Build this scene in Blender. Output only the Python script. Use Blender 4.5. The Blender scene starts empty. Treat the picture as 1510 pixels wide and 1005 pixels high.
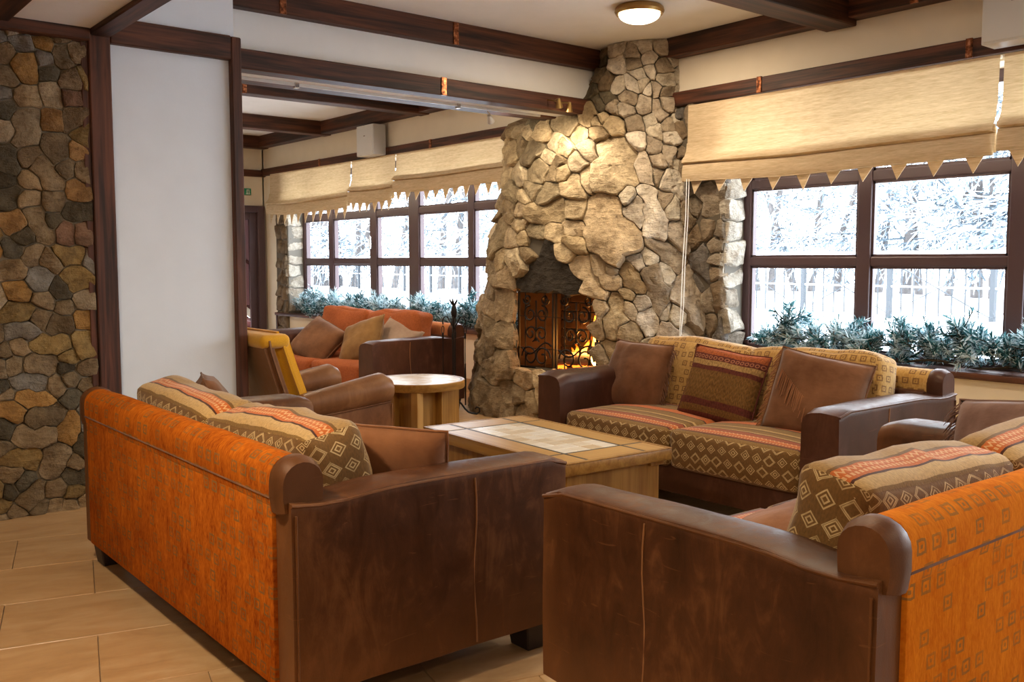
import bpy, bmesh, math, random
from mathutils import Vector, Matrix, noise
PI = math.pi
R_ = math.radians
S = bpy.context.scene
COL = S.collection

# ------------------------------------------------------------------ camera, sky, light, exposure
cam = bpy.data.cameras.new('camera'); cam.sensor_width = 36; cam.lens = 36*1405/1510
cam.clip_start = 0.05; cam.clip_end = 300
camo = bpy.data.objects.new('camera', cam); COL.objects.link(camo)
camo.location = (0, 0, 1.3)
camo.rotation_euler = (PI/2 - math.atan(116/1405), 0, -R_(39.1))
S.camera = camo

SKY = 8.0
wd = bpy.data.worlds.new('overcast_sky'); S.world = wd; wd.use_nodes = True
bgn = wd.node_tree.nodes['Background']
bgn.inputs['Color'].default_value = (0.86, 0.93, 1.0, 1); bgn.inputs['Strength'].default_value = SKY
S.view_settings.view_transform = 'Standard'; S.view_settings.look = 'None'
S.view_settings.gamma = 1; S.view_settings.use_curve_mapping = False
S.view_settings.exposure = 0.72
S.cycles.max_bounces = 10; S.cycles.diffuse_bounces = 5; S.cycles.transparent_max_bounces = 16
S.cycles.use_denoising = True
S.cycles.sample_clamp_indirect = 6
def area(name, loc, rot, sx, sy, power, col, shape='RECTANGLE', spread=180, portal=False):
    l = bpy.data.lights.new(name, 'AREA'); l.shape = shape; l.size = sx; l.size_y = sy; l.energy = power; l.color = col
    l.spread = R_(spread)
    if portal: l.cycles.is_portal = True
    o = bpy.data.objects.new(name, l); COL.objects.link(o); o.location = loc; o.rotation_euler = rot
    return o
area('portal', (6.1, 1.6, 1.55), (0, PI/2, 0), 1.8, 6.0, 1, (1, 1, 1), portal=True)
area('portal', (6.1, 9.2, 1.55), (0, PI/2, 0), 1.8, 4.9, 1, (1, 1, 1), portal=True)
WARM = (1.0, 0.80, 0.56)

# ------------------------------------------------------------------ node helpers
class X:
    def __init__(s, nt, k): s.nt = nt; s.k = k
    def _b(s, op, o, rev=False):
        return mth(s.nt, op, o, s) if rev else mth(s.nt, op, s, o)
    def __add__(s, o): return s._b('ADD', o)
    def __radd__(s, o): return s._b('ADD', o)
    def __sub__(s, o): return s._b('SUBTRACT', o)
    def __rsub__(s, o): return s._b('SUBTRACT', o, True)
    def __mul__(s, o): return s._b('MULTIPLY', o)
    def __rmul__(s, o): return s._b('MULTIPLY', o)
    def __truediv__(s, o): return s._b('DIVIDE', o)
    def lt(s, o): return s._b('LESS_THAN', o)
    def gt(s, o): return s._b('GREATER_THAN', o)
    def fract(s): return mth(s.nt, 'FRACT', s)
    def floor(s): return mth(s.nt, 'FLOOR', s)
    def abs(s): return mth(s.nt, 'ABSOLUTE', s)
    def max(s, o): return s._b('MAXIMUM', o)
    def min(s, o): return s._b('MINIMUM', o)
def put(nt, sock, v):
    if isinstance(v, X): nt.links.new(v.k, sock)
    elif isinstance(v, (tuple, list)): sock.default_value = (*v, 1) if len(v) == 3 and len(sock.default_value) == 4 else v
    else: sock.default_value = v
def mth(nt, op, *a):
    n = nt.nodes.new('ShaderNodeMath'); n.operation = op
    for i, v in enumerate(a): put(nt, n.inputs[i], v)
    return X(nt, n.outputs[0])
def clamp01(x): return x.max(0.0).min(1.0)
def near(x, c, w): return (x - c).abs().lt(w)
def coords(nt, kind='Object'):
    n = nt.nodes.new('ShaderNodeTexCoord'); return X(nt, n.outputs[kind])
def mapv(nt, v, scale=(1, 1, 1), loc=(0, 0, 0), rot=(0, 0, 0)):
    n = nt.nodes.new('ShaderNodeMapping'); put(nt, n.inputs['Vector'], v)
    n.inputs['Scale'].default_value = scale; n.inputs['Location'].default_value = loc; n.inputs['Rotation'].default_value = rot
    return X(nt, n.outputs[0])
def sep(nt, v):
    n = nt.nodes.new('ShaderNodeSeparateXYZ'); put(nt, n.inputs[0], v); return [X(nt, o) for o in n.outputs]
def comb(nt, *a):
    n = nt.nodes.new('ShaderNodeCombineXYZ')
    for i, v in enumerate(a): put(nt, n.inputs[i], v)
    return X(nt, n.outputs[0])
def nz(nt, v, scale=5, detail=3, rough=0.5, dist=0.0):
    n = nt.nodes.new('ShaderNodeTexNoise'); put(nt, n.inputs['Vector'], v)
    n.inputs['Scale'].default_value = scale; n.inputs['Detail'].default_value = detail
    n.inputs['Roughness'].default_value = rough; n.inputs['Distortion'].default_value = dist
    return X(nt, n.outputs[0])
def vor(nt, v, scale=5, feature='F1'):
    n = nt.nodes.new('ShaderNodeTexVoronoi'); n.feature = feature; put(nt, n.inputs['Vector'], v); n.inputs['Scale'].default_value = scale
    return X(nt, n.outputs['Distance'])
def wn(nt, v):
    n = nt.nodes.new('ShaderNodeTexWhiteNoise'); put(nt, n.inputs['Vector'], v); return X(nt, n.outputs['Value'])
def ramp(nt, f, stops, interp='LINEAR'):
    n = nt.nodes.new('ShaderNodeValToRGB'); put(nt, n.inputs[0], f); cr = n.color_ramp; cr.interpolation = interp
    while len(cr.elements) < len(stops): cr.elements.new(0.5)
    for e, (p, c) in zip(cr.elements, stops): e.position = p; e.color = (*c, 1)
    return X(nt, n.outputs[0])
def rng(nt, f, a, b, c, d):
    n = nt.nodes.new('ShaderNodeMapRange'); put(nt, n.inputs[0], f)
    for i, v in enumerate((a, b, c, d)): n.inputs[i+1].default_value = v
    return X(nt, n.outputs[0])
def mix(nt, f, a, b, blend='MIX'):
    n = nt.nodes.new('ShaderNodeMix'); n.data_type = 'RGBA'; n.blend_type = blend
    put(nt, n.inputs['Factor'], f); put(nt, n.inputs['A'], a); put(nt, n.inputs['B'], b)
    return X(nt, n.outputs['Result'])
def bump(nt, bs, h, strength=0.3, dist=0.01):
    n = nt.nodes.new('ShaderNodeBump'); put(nt, n.inputs['Height'], h); n.inputs['Strength'].default_value = strength
    n.inputs['Distance'].default_value = dist; nt.links.new(n.outputs[0], bs.inputs['Normal'])
def newmat(name, col=(0.5, 0.5, 0.5), rough=0.6, metal=0.0, spec=0.5):
    m = bpy.data.materials.new(name); m.use_nodes = True; nt = m.node_tree; bs = nt.nodes['Principled BSDF']
    put(nt, bs.inputs['Base Color'], col); bs.inputs['Roughness'].default_value = rough
    bs.inputs['Metallic'].default_value = metal; bs.inputs['Specular IOR Level'].default_value = spec
    return m, nt, bs
def setc(nt, bs, c): put(nt, bs.inputs['Base Color'], c)
def sr(r, g, b):  # sRGB 0-255 to linear
    f = lambda c: c/12.92 if c <= .04045 else ((c+.055)/1.055)**2.4
    return tuple(f(c/255) for c in (r, g, b))

# ------------------------------------------------------------------ materials
M = {}
def m_plaster(name, c, rough=0.85):
    m, nt, bs = newmat(name, c, rough, spec=0.2); o = coords(nt)
    n = nz(nt, o, 6, 4); setc(nt, bs, mix(nt, rng(nt, n, .3, .7, 0, 1), tuple(x*.96 for x in c), c))
    bump(nt, bs, nz(nt, o, 90, 2), .08, .003); M[name] = m
m_plaster('wall_white', (.79, .775, .745)); m_plaster('wall_cream', (.74, .655, .52)); m_plaster('panel_white', (.70, .745, .80)); m_plaster('ceiling_white', (.80, .79, .77))
m_plaster('radiator_cream', (.80, .70, .49), .6)
def m_wood(name, axis, dark, light, rough=0.5, scale=1.0, ring=(.35, .65), bmp=.25):
    m, nt, bs = newmat(name, dark, rough, spec=0.35); o = coords(nt)
    sc = [22*scale]*3; sc['xyz'.index(axis)] = 1.2*scale
    v = mapv(nt, o, sc); n1 = nz(nt, v, 1, 4, .6, .6)
    sc2 = [90*scale]*3; sc2['xyz'.index(axis)] = 2.5*scale
    n2 = nz(nt, mapv(nt, o, sc2), 1, 2, .5)
    big = nz(nt, mapv(nt, o, [x*.15 for x in sc]), 1, 2)
    f = clamp01(rng(nt, n1, ring[0], ring[1], 0, 1)*.65 + (n2 - .5)*.6 + (big - .5)*.7)
    setc(nt, bs, mix(nt, f, dark, light)); bump(nt, bs, n1*.6 + n2*.4, bmp, .004); M[name] = m
for a in 'xyz':
    m_wood('beam_'+a, a, (.017, .0062, .0035), (.165, .054, .025), .55)
    m_wood('oak_'+a, a, (.21, .095, .016), (.385, .205, .048), .38, 1.3, bmp=.1)
    m_wood('oakpale_'+a, a, (.36, .195, .055), (.50, .30, .10), .35, 1.3, bmp=.06)
def m_simple(name, c, rough=.5, metal=0., spec=.5): M[name] = newmat(name, c, rough, metal, spec)[0]
m_simple('frame_plum_haze', (.075, .042, .047), .38); m_simple('iron', (.012, .011, .011), .5, .6); m_simple('brass', (.42, .27, .10), .32, .9)  # plum frame colour is lifted to carry the window haze
m_simple('black_strip', (.012, .009, .008), .5); m_simple('chrome', (.6, .6, .6), .2, 1); m_simple('speaker_white', (.56, .56, .56), .55)
m_simple('cord', (.75, .74, .70), .7); m_simple('exit_green', (.01, .22, .10), .4); m_simple('white_print', (.85, .88, .86), .5)
m_simple('foot_dark', (.022, .011, .008), .5); m_simple('mortar', (.095, .076, .052), .95); m_simple('mortar_left', (.17, .135, .09), .95); m_simple('mortar_light', (.17, .155, .13), .95)
m_simple('rail_white', (.55, .54, .52), .4)
def m_copper():
    m, nt, bs = newmat('copper', (.42, .15, .06), .35, .85); o = coords(nt)
    setc(nt, bs, ramp(nt, nz(nt, o, 40, 3), [(.35, (.06, .018, .008)), (.55, (.32, .11, .045)), (.75, (.75, .36, .18))])); M['copper'] = m
m_copper()
def m_leather(name, dark, mid, worn, rough=.36, wear=.5):
    m, nt, bs = newmat(name, mid, rough, spec=.30); bs.inputs['Specular Tint'].default_value = (1, .80, .66, 1); o = coords(nt)
    n = nz(nt, o, 3.2, 5, .62); n2 = nz(nt, mapv(nt, o, (1, 1, .35), rot=(.3, .5, .2)), 14, 5, .7, 1.5)
    c = ramp(nt, n*.6 + n2*.4, [(.34, dark), (.52, mid), (.74, worn)])
    sv = mapv(nt, o, (2.5, 2.5, 22), rot=(.5, .35, .8)); s = nz(nt, sv, 2, 2, .5, 2.0)
    c = mix(nt, rng(nt, s, .70, .74, 0, .35), c, worn)
    g = nt.nodes.new('ShaderNodeNewGeometry'); pt = X(nt, g.outputs['Pointiness'])
    c = mix(nt, rng(nt, pt, .51, .60, 0, wear), c, worn)
    setc(nt, bs, c)
    put(nt, bs.inputs['Roughness'], rng(nt, n2, .3, .7, rough-.04, rough+.18))
    bump(nt, bs, vor(nt, o, 260)*.4 + n2*.6, .12, .003); M[name] = m
m_leather('leather', (.019, .0065, .0024), (.062, .0205, .0066), (.20, .080, .026), .40)
m_leather('leather_red', (.026, .0095, .0065), (.050, .018, .011), (.13, .055, .032), .33, .3)
m_leather('leather_tan', (.095, .036, .013), (.17, .070, .027), (.30, .145, .06), .36)
def m_suede(name, c, c2, fold=1.0):
    m, nt, bs = newmat(name, c, .85, spec=.10); o = coords(nt)
    n = nz(nt, o, 5, 4, .6); setc(nt, bs, mix(nt, rng(nt, n, .35, .68, 0, 1), c, c2))
    bump(nt, bs, nz(nt, mapv(nt, o, (1, 1, 2)), 9, 3)*fold + nz(nt, o, 160, 2)*.08, .35, .012); 
    bs.inputs['Sheen Weight'].default_value = .15; M[name] = m
m_suede('suede', (.105, .042, .017), (.205, .092, .042)); m_suede('suede_tan', (.20, .080, .033), (.31, .135, .058)); m_suede('suede_mauve', (.12, .062, .045), (.24, .145, .11))
m_suede('olive', (.16, .075, .020), (.27, .145, .05)); m_suede('beige_cloth', (.26, .17, .12), (.38, .27, .2))
def fab(name, c, c2, sc=70, rough=.9, sheen=.3):
    m, nt, bs = newmat(name, c, rough, spec=.15); o = coords(nt)
    n = nz(nt, o, sc, 3, .7); n0 = nz(nt, o, 6, 3)
    setc(nt, bs, mix(nt, clamp01(rng(nt, n, .3, .7, 0, 1)*.7 + rng(nt, n0, .35, .65, 0, .3)), c, c2)); bump(nt, bs, n, .3, .003)
    bs.inputs['Sheen Weight'].default_value = sheen; M[name] = m
fab('rust', (.235, .056, .015), (.40, .110, .034), sheen=.05); fab('mustard', (.52, .25, .012), (.72, .36, .02), 200); fab('rust_roll', (.34, .12, .045), (.5, .2, .08), sheen=.05)
def uvxy(nt):
    u, v, _ = sep(nt, coords(nt, 'UV')); return u, v
def squares(nt, u, v, cu, cv, keep=.75, r0=.20, r1=.29):
    row = (v/cv).floor(); uu = u/cu + row*.5
    cx = uu.fract() - .5; cy = (v/cv).fract() - .5
    rnd = wn(nt, comb(nt, uu.floor(), row, 0.0))
    e = nz(nt, comb(nt, u, v, 0.0), 60, 2)*.10 - .05
    d = cx.abs().max(cy.abs()) + e
    ln = near(d, (r0+r1)/2, (r1-r0)/2).max(d.lt(.07))
    return ln*rnd.lt(keep), rnd
def m_chenille(name, base, deep, line):
    m, nt, bs = newmat(name, base, .95, spec=.1); u, v = uvxy(nt); uv = comb(nt, u, v, 0.0)
    n = nz(nt, mapv(nt, uv, (150, 45, 1)), 1, 3, .65); n2 = nz(nt, uv, 5, 4, .6); n3 = nz(nt, mapv(nt, uv, (38, 9, 1)), 1, 3, .6)
    c = mix(nt, clamp01(rng(nt, n*.40 + n2*.30 + n3*.30, .38, .62, 0, 1)), deep, base)
    s, rnd = squares(nt, u, v, .066, .058, .62, .19, .30)
    c = mix(nt, s*.85*rng(nt, nz(nt, uv, 7, 2), .3, .6, .35, 1), c, line)
    setc(nt, bs, c); bump(nt, bs, n*.7 + s*.3, .4, .004); bs.inputs['Specular IOR Level'].default_value = .03; M[name] = m
m_chenille('chenille', (.52, .140, .010), (.20, .036, .005), (.17, .10, .032))
m_chenille('chenille_lit', (.72, .235, .016), (.50, .115, .006), (.24, .13, .04))  # brighter copy of the chenille, window light painted into it
def m_tansq(name):
    m, nt, bs = newmat(name, (.4, .25, .08), .9, spec=.15); u, v = uvxy(nt); uv = comb(nt, u, v, 0.0)
    n = nz(nt, mapv(nt, uv, (130, 60, 1)), 1, 3); n2 = nz(nt, uv, 5, 3)
    c = mix(nt, clamp01(rng(nt, n*.5+n2*.5, .36, .64, 0, 1)), (.36, .19, .045), (.56, .35, .115))
    s, _ = squares(nt, u, v, .056, .052, .85, .18, .31)
    c = mix(nt, (s*.75).max(near(v, .374, .0035)*.8), c, (.13, .055, .02)); setc(nt, bs, c); bump(nt, bs, n, .3, .003); bs.inputs['Sheen Weight'].default_value = .25; M[name] = m
m_tansq('tan_squares')
BR = (.185, .094, .026); OL = (.245, .138, .038); CRM = (.56, .37, .155); TAN = (.40, .245, .092); ORG = (.56, .14, .025); DK = (.075, .024, .014); RED = (.33, .075, .028)
def m_kilim(name, stops, dlo, dhi, zlo, zhi, dsc=(.068, .060)):
    m, nt, bs = newmat(name, BR, .92, spec=.12); u, v = uvxy(nt); uv = comb(nt, u, v, 0.0)
    wob = (nz(nt, uv, 12, 2) - .5)*.012; vv = v + wob
    c = ramp(nt, vv, stops, 'CONSTANT')
    w = nz(nt, mapv(nt, uv, (160, 90, 1)), 1, 3)
    c = mix(nt, rng(nt, w, .3, .7, .0, .35), c, (.02, .01, .005))
    # diamonds
    row = (v/dsc[1]).floor(); uu = (u + (nz(nt, uv, 5, 1)-.5)*.03)/dsc[0] + row*.5
    d = (uu.fract() - .5).abs() + ((v + (nz(nt, mapv(nt, uv, loc=(3, 1, 0)), 5, 1)-.5)*.03)/dsc[1]).fract().__sub__(.5).abs()
    rnd = wn(nt, comb(nt, uu.floor(), row, 2.0))
    ln = near(d, .36, .042).max(near(d, .16, .045)*rnd.lt(.6)).max(near(d, .46, .03)*rnd.gt(.5))
    ln = ln*v.gt(dlo)*v.lt(dhi)
    c = mix(nt, ln*rng(nt, nz(nt, uv, 30, 2), .3, .6, .5, 1), c, (.55, .40, .19))
    # zigzag sparkle on the orange band
    zz = near((((u/.024).fract() - .5).abs()*.030 + .010) - (v - zlo).fract()*1.0, 0.0, .0045).max(near((v - zlo), (zhi-zlo)*.72, .006)*(u/.018).fract().gt(.4))
    zz = zz*v.gt(zlo)*v.lt(zhi)
    c = mix(nt, zz*.75, c, (.66, .42, .20)); setc(nt, bs, c)
    bump(nt, bs, w*.5 + ln*.6, .4, .005); bs.inputs['Sheen Weight'].default_value = .2; M[name] = m
# seat: v runs from the back edge over the top and down the front
m_kilim('kilim_seat', [(0, BR), (.20, RED), (.27, BR), (.31, CRM), (.325, OL), (.40, DK), (.41, ORG), (.48, DK), (.49, OL), (.56, CRM), (.575, BR), (.60, OL), (.635, CRM), (.645, DK), (.655, RED), (.70, ORG), (.735, RED), (.765, DK), (.775, OL), (.81, BR), (.99, BR)], .81, 1.02, .69, .765)
# back: v runs over the top from the front and down the rear
m_kilim('kilim_back', [(0, TAN), (.30, OL), (.40, TAN), (.462, BR), (.475, ORG), (.53, DK), (.538, CRM), (.580, OL), (.595, BR), (.99, BR)], .595, 1.2, .475, .53)
def m_stripe(name):
    m, nt, bs = newmat(name, BR, .92, spec=.1); u, v = uvxy(nt); uv = comb(nt, u, v, 0.0)
    P_ = (.13, .035, .025); O2 = (.36, .095, .03)
    c = ramp(nt, v + (nz(nt, uv, 10, 2)-.5)*.012, [(0, P_), (.05, BR), (.09, P_), (.13, BR), (.27, P_), (.30, TAN), (.335, P_), (.375, O2), (.43, P_)], 'CONSTANT')
    w = nz(nt, mapv(nt, uv, (150, 60, 1)), 1, 3)
    c = mix(nt, rng(nt, w, .35, .7, 0, .6), c, (.025, .012, .008))
    wave = near(((u/.03).fract()-.5).abs()*.04 + (v/.03).fract()*.03, .022, .005)*v.gt(.14)*v.lt(.27)
    c = mix(nt, wave*.10, c, TAN)
    ring = near(((((u/.03).fract()-.5)*.03)*(((u/.03).fract()-.5)*.03) + (v-.355)*(v-.355)), .0001, .00005)
    c = mix(nt, ring*.7, c, (.4, .17, .09)); setc(nt, bs, c); bump(nt, bs, w, .4, .004); M[name] = m
m_stripe('striped_weave')
def m_stone(name, hue_mix=1.0, base=None):
    m, nt, bs = newmat(name, (.3, .25, .18), .88, spec=.25); o = coords(nt)
    oi = nt.nodes.new('ShaderNodeObjectInfo'); oc = X(nt, oi.outputs['Color']); rd = X(nt, oi.outputs['Random'])
    ov = comb(nt, rd*37.0, rd*11.0, rd*53.0)
    a = nt.nodes.new('ShaderNodeVectorMath'); put(nt, a.inputs[0], o); put(nt, a.inputs[1], ov); p = X(nt, a.outputs[0])
    n = nz(nt, p, 7, 6, .65, .4); f = nz(nt, p, 45, 4, .7); st = nz(nt, mapv(nt, p, (6, 6, 26), rot=(.4, .3, .2)), 1.5, 4, .65, .8)
    c = mix(nt, rng(nt, n, .34, .66, 0, 1), mix(nt, 1.0, oc, (.58, .52, .45), 'MULTIPLY'), mix(nt, 1.0, oc, (1.35, 1.30, 1.20), 'MULTIPLY'))
    c = mix(nt, rng(nt, f, .52, .68, 0, .45), c, mix(nt, 1.0, oc, (.30, .28, .25), 'MULTIPLY'))
    c = mix(nt, rng(nt, st, .56, .72, 0, .35), c, mix(nt, 1.0, oc, (1.5, 1.42, 1.3), 'MULTIPLY'))
    setc(nt, bs, c); bump(nt, bs, n*.5 + f*.45 + st*.45 + vor(nt, mapv(nt, p, (1, 1, 1.4), rot=(.5, .2, .7)), 13)*.55, .95, .034); M[name] = m
m_stone('stone')
def m_soot():
    m, nt, bs = newmat('firebrick', (.05, .03, .02), .95, spec=.1); o = coords(nt)
    n = nz(nt, o, 8, 4); setc(nt, bs, mix(nt, n, (.012, .008, .006), (.075, .042, .024))); bump(nt, bs, n, .5, .01); M['firebrick'] = m
m_soot()
def m_tile():
    m, nt, bs = newmat('floor_tile', (.4, .3, .2), .34, spec=.4); o = coords(nt)
    oi = nt.nodes.new('ShaderNodeObjectInfo'); rd = X(nt, oi.outputs['Random'])
    a = nt.nodes.new('ShaderNodeVectorMath'); put(nt, a.inputs[0], o); put(nt, a.inputs[1], comb(nt, rd*31.0, rd*17.0, 0.0)); p = X(nt, a.outputs[0])
    n = nz(nt, mapv(nt, p, (2.2, 7, 1)), 1.4, 5, .62, .8); f = nz(nt, p, 26, 4, .6)
    c = ramp(nt, n*.7 + f*.3, [(.30, (.35, .195, .082)), (.5, (.46, .280, .130)), (.72, (.56, .385, .215))])
    c = mix(nt, rd*.22, c, (.30, .19, .10)); setc(nt, bs, c)
    put(nt, bs.inputs['Roughness'], rng(nt, f, .3, .7, .28, .46)); bump(nt, bs, n*.6 + f*.4, .12, .004); M['floor_tile'] = m
m_tile(); m_simple('grout', (.17, .115, .07), .9)
def m_ttile():
    m, nt, bs = newmat('table_tile', (.6, .55, .45), .22, spec=.5); o = coords(nt)
    oi = nt.nodes.new('ShaderNodeObjectInfo'); rd = X(nt, oi.outputs['Random'])
    c = ramp(nt, rd, [(0, (.58, .46, .31)), (.35, (.72, .64, .51)), (.7, (.80, .76, .68)), (1, (.64, .53, .38))])
    c = mix(nt, rng(nt, nz(nt, o, 22, 4), .35, .7, 0, .3), c, (.42, .30, .18)); setc(nt, bs, c); M['table_tile'] = m
m_ttile()
def m_blind():
    m = bpy.data.materials.new('blind_fabric'); m.use_nodes = True; nt = m.node_tree; nt.nodes.clear()
    out = nt.nodes.new('ShaderNodeOutputMaterial'); o = coords(nt)
    n = nz(nt, mapv(nt, o, (1, 14, 160)), 1, 3, .6); n2 = nz(nt, mapv(nt, o, (1, 3, 45)), 1, 2, .5, .5)
    c = mix(nt, clamp01(rng(nt, n*.6 + n2*.4, .36, .64, 0, 1)), (.53, .40, .245), (.72, .58, .40))
    d = nt.nodes.new('ShaderNodeBsdfDiffuse'); t = nt.nodes.new('ShaderNodeBsdfTranslucent'); mx = nt.nodes.new('ShaderNodeMixShader')
    put(nt, d.inputs[0], c); put(nt, t.inputs[0], mix(nt, 1.0, c, (1.0, .88, .68), 'MULTIPLY')); mx.inputs[0].default_value = .21
    b = nt.nodes.new('ShaderNodeBump'); b.inputs['Strength'].default_value = .25; b.inputs['Distance'].default_value = .004; put(nt, b.inputs['Height'], n)
    nt.links.new(b.outputs[0], d.inputs['Normal'])
    nt.links.new(d.outputs[0], mx.inputs[1]); nt.links.new(t.outputs[0], mx.inputs[2]); nt.links.new(mx.outputs[0], out.inputs[0]); M['blind_fabric'] = m
m_blind()
def m_glass():
    m = bpy.data.materials.new('pane_glass'); m.use_nodes = True; nt = m.node_tree; nt.nodes.clear()
    out = nt.nodes.new('ShaderNodeOutputMaterial'); t = nt.nodes.new('ShaderNodeBsdfTransparent'); g = nt.nodes.new('ShaderNodeBsdfGlossy'); mx = nt.nodes.new('ShaderNodeMixShader'); fr = nt.nodes.new('ShaderNodeLayerWeight'); fr.inputs[0].default_value = .5
    g.inputs['Roughness'].default_value = .02; t.inputs[0].default_value = (.97, .985, 1, 1)
    fc = X(nt, fr.outputs['Facing']); put(nt, mx.inputs[0], fc*fc*fc*fc*.5 + .03); nt.links.new(t.outputs[0], mx.inputs[1]); nt.links.new(g.outputs[0], mx.inputs[2]); nt.links.new(mx.outputs[0], out.inputs[0]); M['pane_glass'] = m
m_glass()
def m_emit(name, c, s):
    m, nt, bs = newmat(name, c, .4); put(nt, bs.inputs['Emission Color'], c); bs.inputs['Emission Strength'].default_value = s; M[name] = m
m_emit('lamp_bowl', (1.0, .86, .62), 5.0); m_emit('spot_glass', (1.0, .85, .6), 14)
def m_flame():
    m = bpy.data.materials.new('flame'); m.use_nodes = True; nt = m.node_tree; nt.nodes.clear()
    out = nt.nodes.new('ShaderNodeOutputMaterial'); e = nt.nodes.new('ShaderNodeEmission'); t = nt.nodes.new('ShaderNodeBsdfTransparent'); mx = nt.nodes.new('ShaderNodeMixShader')
    g = coords(nt, 'Generated'); _, _, z = sep(nt, g); o = coords(nt); n = nz(nt, mapv(nt, o, (1, 1, .4)), 22, 3)
    f = clamp01(z + (n - .5)*.5)
    put(nt, e.inputs[0], ramp(nt, f, [(0, (1, .62, .18)), (.35, (1, .42, .06)), (.7, (1, .20, .012)), (1, (.8, .08, .0))]))
    put(nt, e.inputs[1], rng(nt, f, 0, 1, 9, 1.6))
    put(nt, mx.inputs[0], rng(nt, f, .25, 1.0, .95, .25)); nt.links.new(t.outputs[0], mx.inputs[1]); nt.links.new(e.outputs[0], mx.inputs[2]); nt.links.new(mx.outputs[0], out.inputs[0]); M['flame'] = m
m_flame(); m_emit('ember', (1.0, .18, .015), 2.2)
m, nt, bs = newmat('snow', (.86, .89, .94), .8, spec=.2); M['snow'] = m
m, nt, bs = newmat('bark', (.10, .085, .075), .9); o = coords(nt); setc(nt, bs, mix(nt, nz(nt, o, 9, 3), (.06, .05, .045), (.2, .18, .17))); M['bark'] = m
m_simple('snowy_bough', (.55, .60, .66), .9); m_simple('dark_bough', (.10, .13, .15), .9); m_simple('fence_iron', (.025, .03, .035), .6)

def m_needle(name, c):
    m, nt, bs = newmat(name, c, .7, spec=.2); t = nt.nodes.new('ShaderNodeBsdfTranslucent'); mx = nt.nodes.new('ShaderNodeMixShader'); put(nt, t.inputs[0], c); mx.inputs[0].default_value = .45
    out = [q for q in nt.nodes if q.type == 'OUTPUT_MATERIAL'][0]; nt.links.new(bs.outputs[0], mx.inputs[1]); nt.links.new(t.outputs[0], mx.inputs[2]); nt.links.new(mx.outputs[0], out.inputs[0]); M[name] = m
m_needle('needle', (.012, .075, .085)); m_needle('needle_frost', (.66, .80, .86)); m_needle('needle_mid', (.10, .25, .28)); m_simple('stem', (.07, .05, .03), .9)
m_simple('stair_red', (.085, .016, .012), .6)
# ------------------------------------------------------------------ object helpers
def tag(o, label=None, cat=None, group=None, kind=None):
    if label: o['label'] = label
    if cat: o['category'] = cat
    if group: o['group'] = group
    if kind: o['kind'] = kind
    return o
def link(name, me, mat=None, parent=None):
    o = bpy.data.objects.new(name, me); COL.objects.link(o)
    if mat is not None:
        me.materials.clear()
        for q in (mat if isinstance(mat, (list, tuple)) else [mat]): me.materials.append(M[q])
    if parent is not None: o.parent = parent
    return o
def obj(name, bm, mat=None, parent=None, smooth=None):
    me = bpy.data.meshes.new(name); bm.normal_update(); bm.to_mesh(me); bm.free()
    if smooth is not None:
        me.polygons.foreach_set('use_smooth', [True]*len(me.polygons))
        if smooth < 180: me.set_sharp_from_angle(angle=R_(smooth))
    return link(name, me, mat, parent)
def empty(name, loc, rz=0, label=None, cat=None, group=None):
    o = bpy.data.objects.new(name, None); COL.objects.link(o); o.location = loc; o.rotation_euler = (0, 0, rz); o.empty_display_size = .1
    return tag(o, label, cat, group)
def copy_tree(o, parent=None):
    c = o.copy(); COL.objects.link(c); c.parent = parent
    for ch in list(o.children): copy_tree(ch, c)
    return c
def box(bm, x0, x1, y0, y1, z0, z1):
    vs = [bm.verts.new((x, y, z)) for x in (x0, x1) for y in (y0, y1) for z in (z0, z1)]
    for f in ((0, 1, 3, 2), (4, 6, 7, 5), (0, 4, 5, 1), (2, 3, 7, 6), (0, 2, 6, 4), (1, 5, 7, 3)): bm.faces.new([vs[i] for i in f])
    return vs
def B(*a):
    bm = bmesh.new()
    for q in (a if isinstance(a[0], (tuple, list)) else [a]): box(bm, *q)
    return bm
def rb(x0, x1, y0, y1, z0, z1, r=.02, seg=3):
    bm = B(x0, x1, y0, y1, z0, z1); bmesh.ops.recalc_face_normals(bm, faces=bm.faces)
    bmesh.ops.bevel(bm, geom=bm.edges[:], offset=r, segments=seg, profile=.5, affect='EDGES', clamp_overlap=True); return bm
def bev(bm, r=.004, seg=1):
    bmesh.ops.recalc_face_normals(bm, faces=bm.faces); bmesh.ops.bevel(bm, geom=bm.edges[:], offset=r, segments=seg, affect='EDGES', clamp_overlap=True); return bm
def tube(bm, pts, r, n=6, closed=False, caps=True):
    pts = [Vector(p) for p in pts]; rings = []; N = len(pts); up = None
    for i, p in enumerate(pts):
        if closed: t = pts[(i+1) % N] - pts[i-1]
        else: t = pts[min(i+1, N-1)] - pts[max(i-1, 0)]
        t.normalize()
        if up is None: up = t.orthogonal()
        up = (up - t*up.dot(t)); up = up.normalized() if up.length > 1e-6 else t.orthogonal().normalized()
        b = t.cross(up); rr = r[i] if isinstance(r, (list, tuple)) else r
        rings.append([bm.verts.new(p + up*rr*math.cos(2*PI*k/n) + b*rr*math.sin(2*PI*k/n)) for k in range(n)])
    for i in range(N if closed else N-1):
        a, b = rings[i], rings[(i+1) % N]
        for k in range(n): bm.faces.new((a[k], a[(k+1) % n], b[(k+1) % n], b[k]))
    if caps and not closed: bm.faces.new(rings[0][::-1]); bm.faces.new(rings[-1])
    return bm
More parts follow.
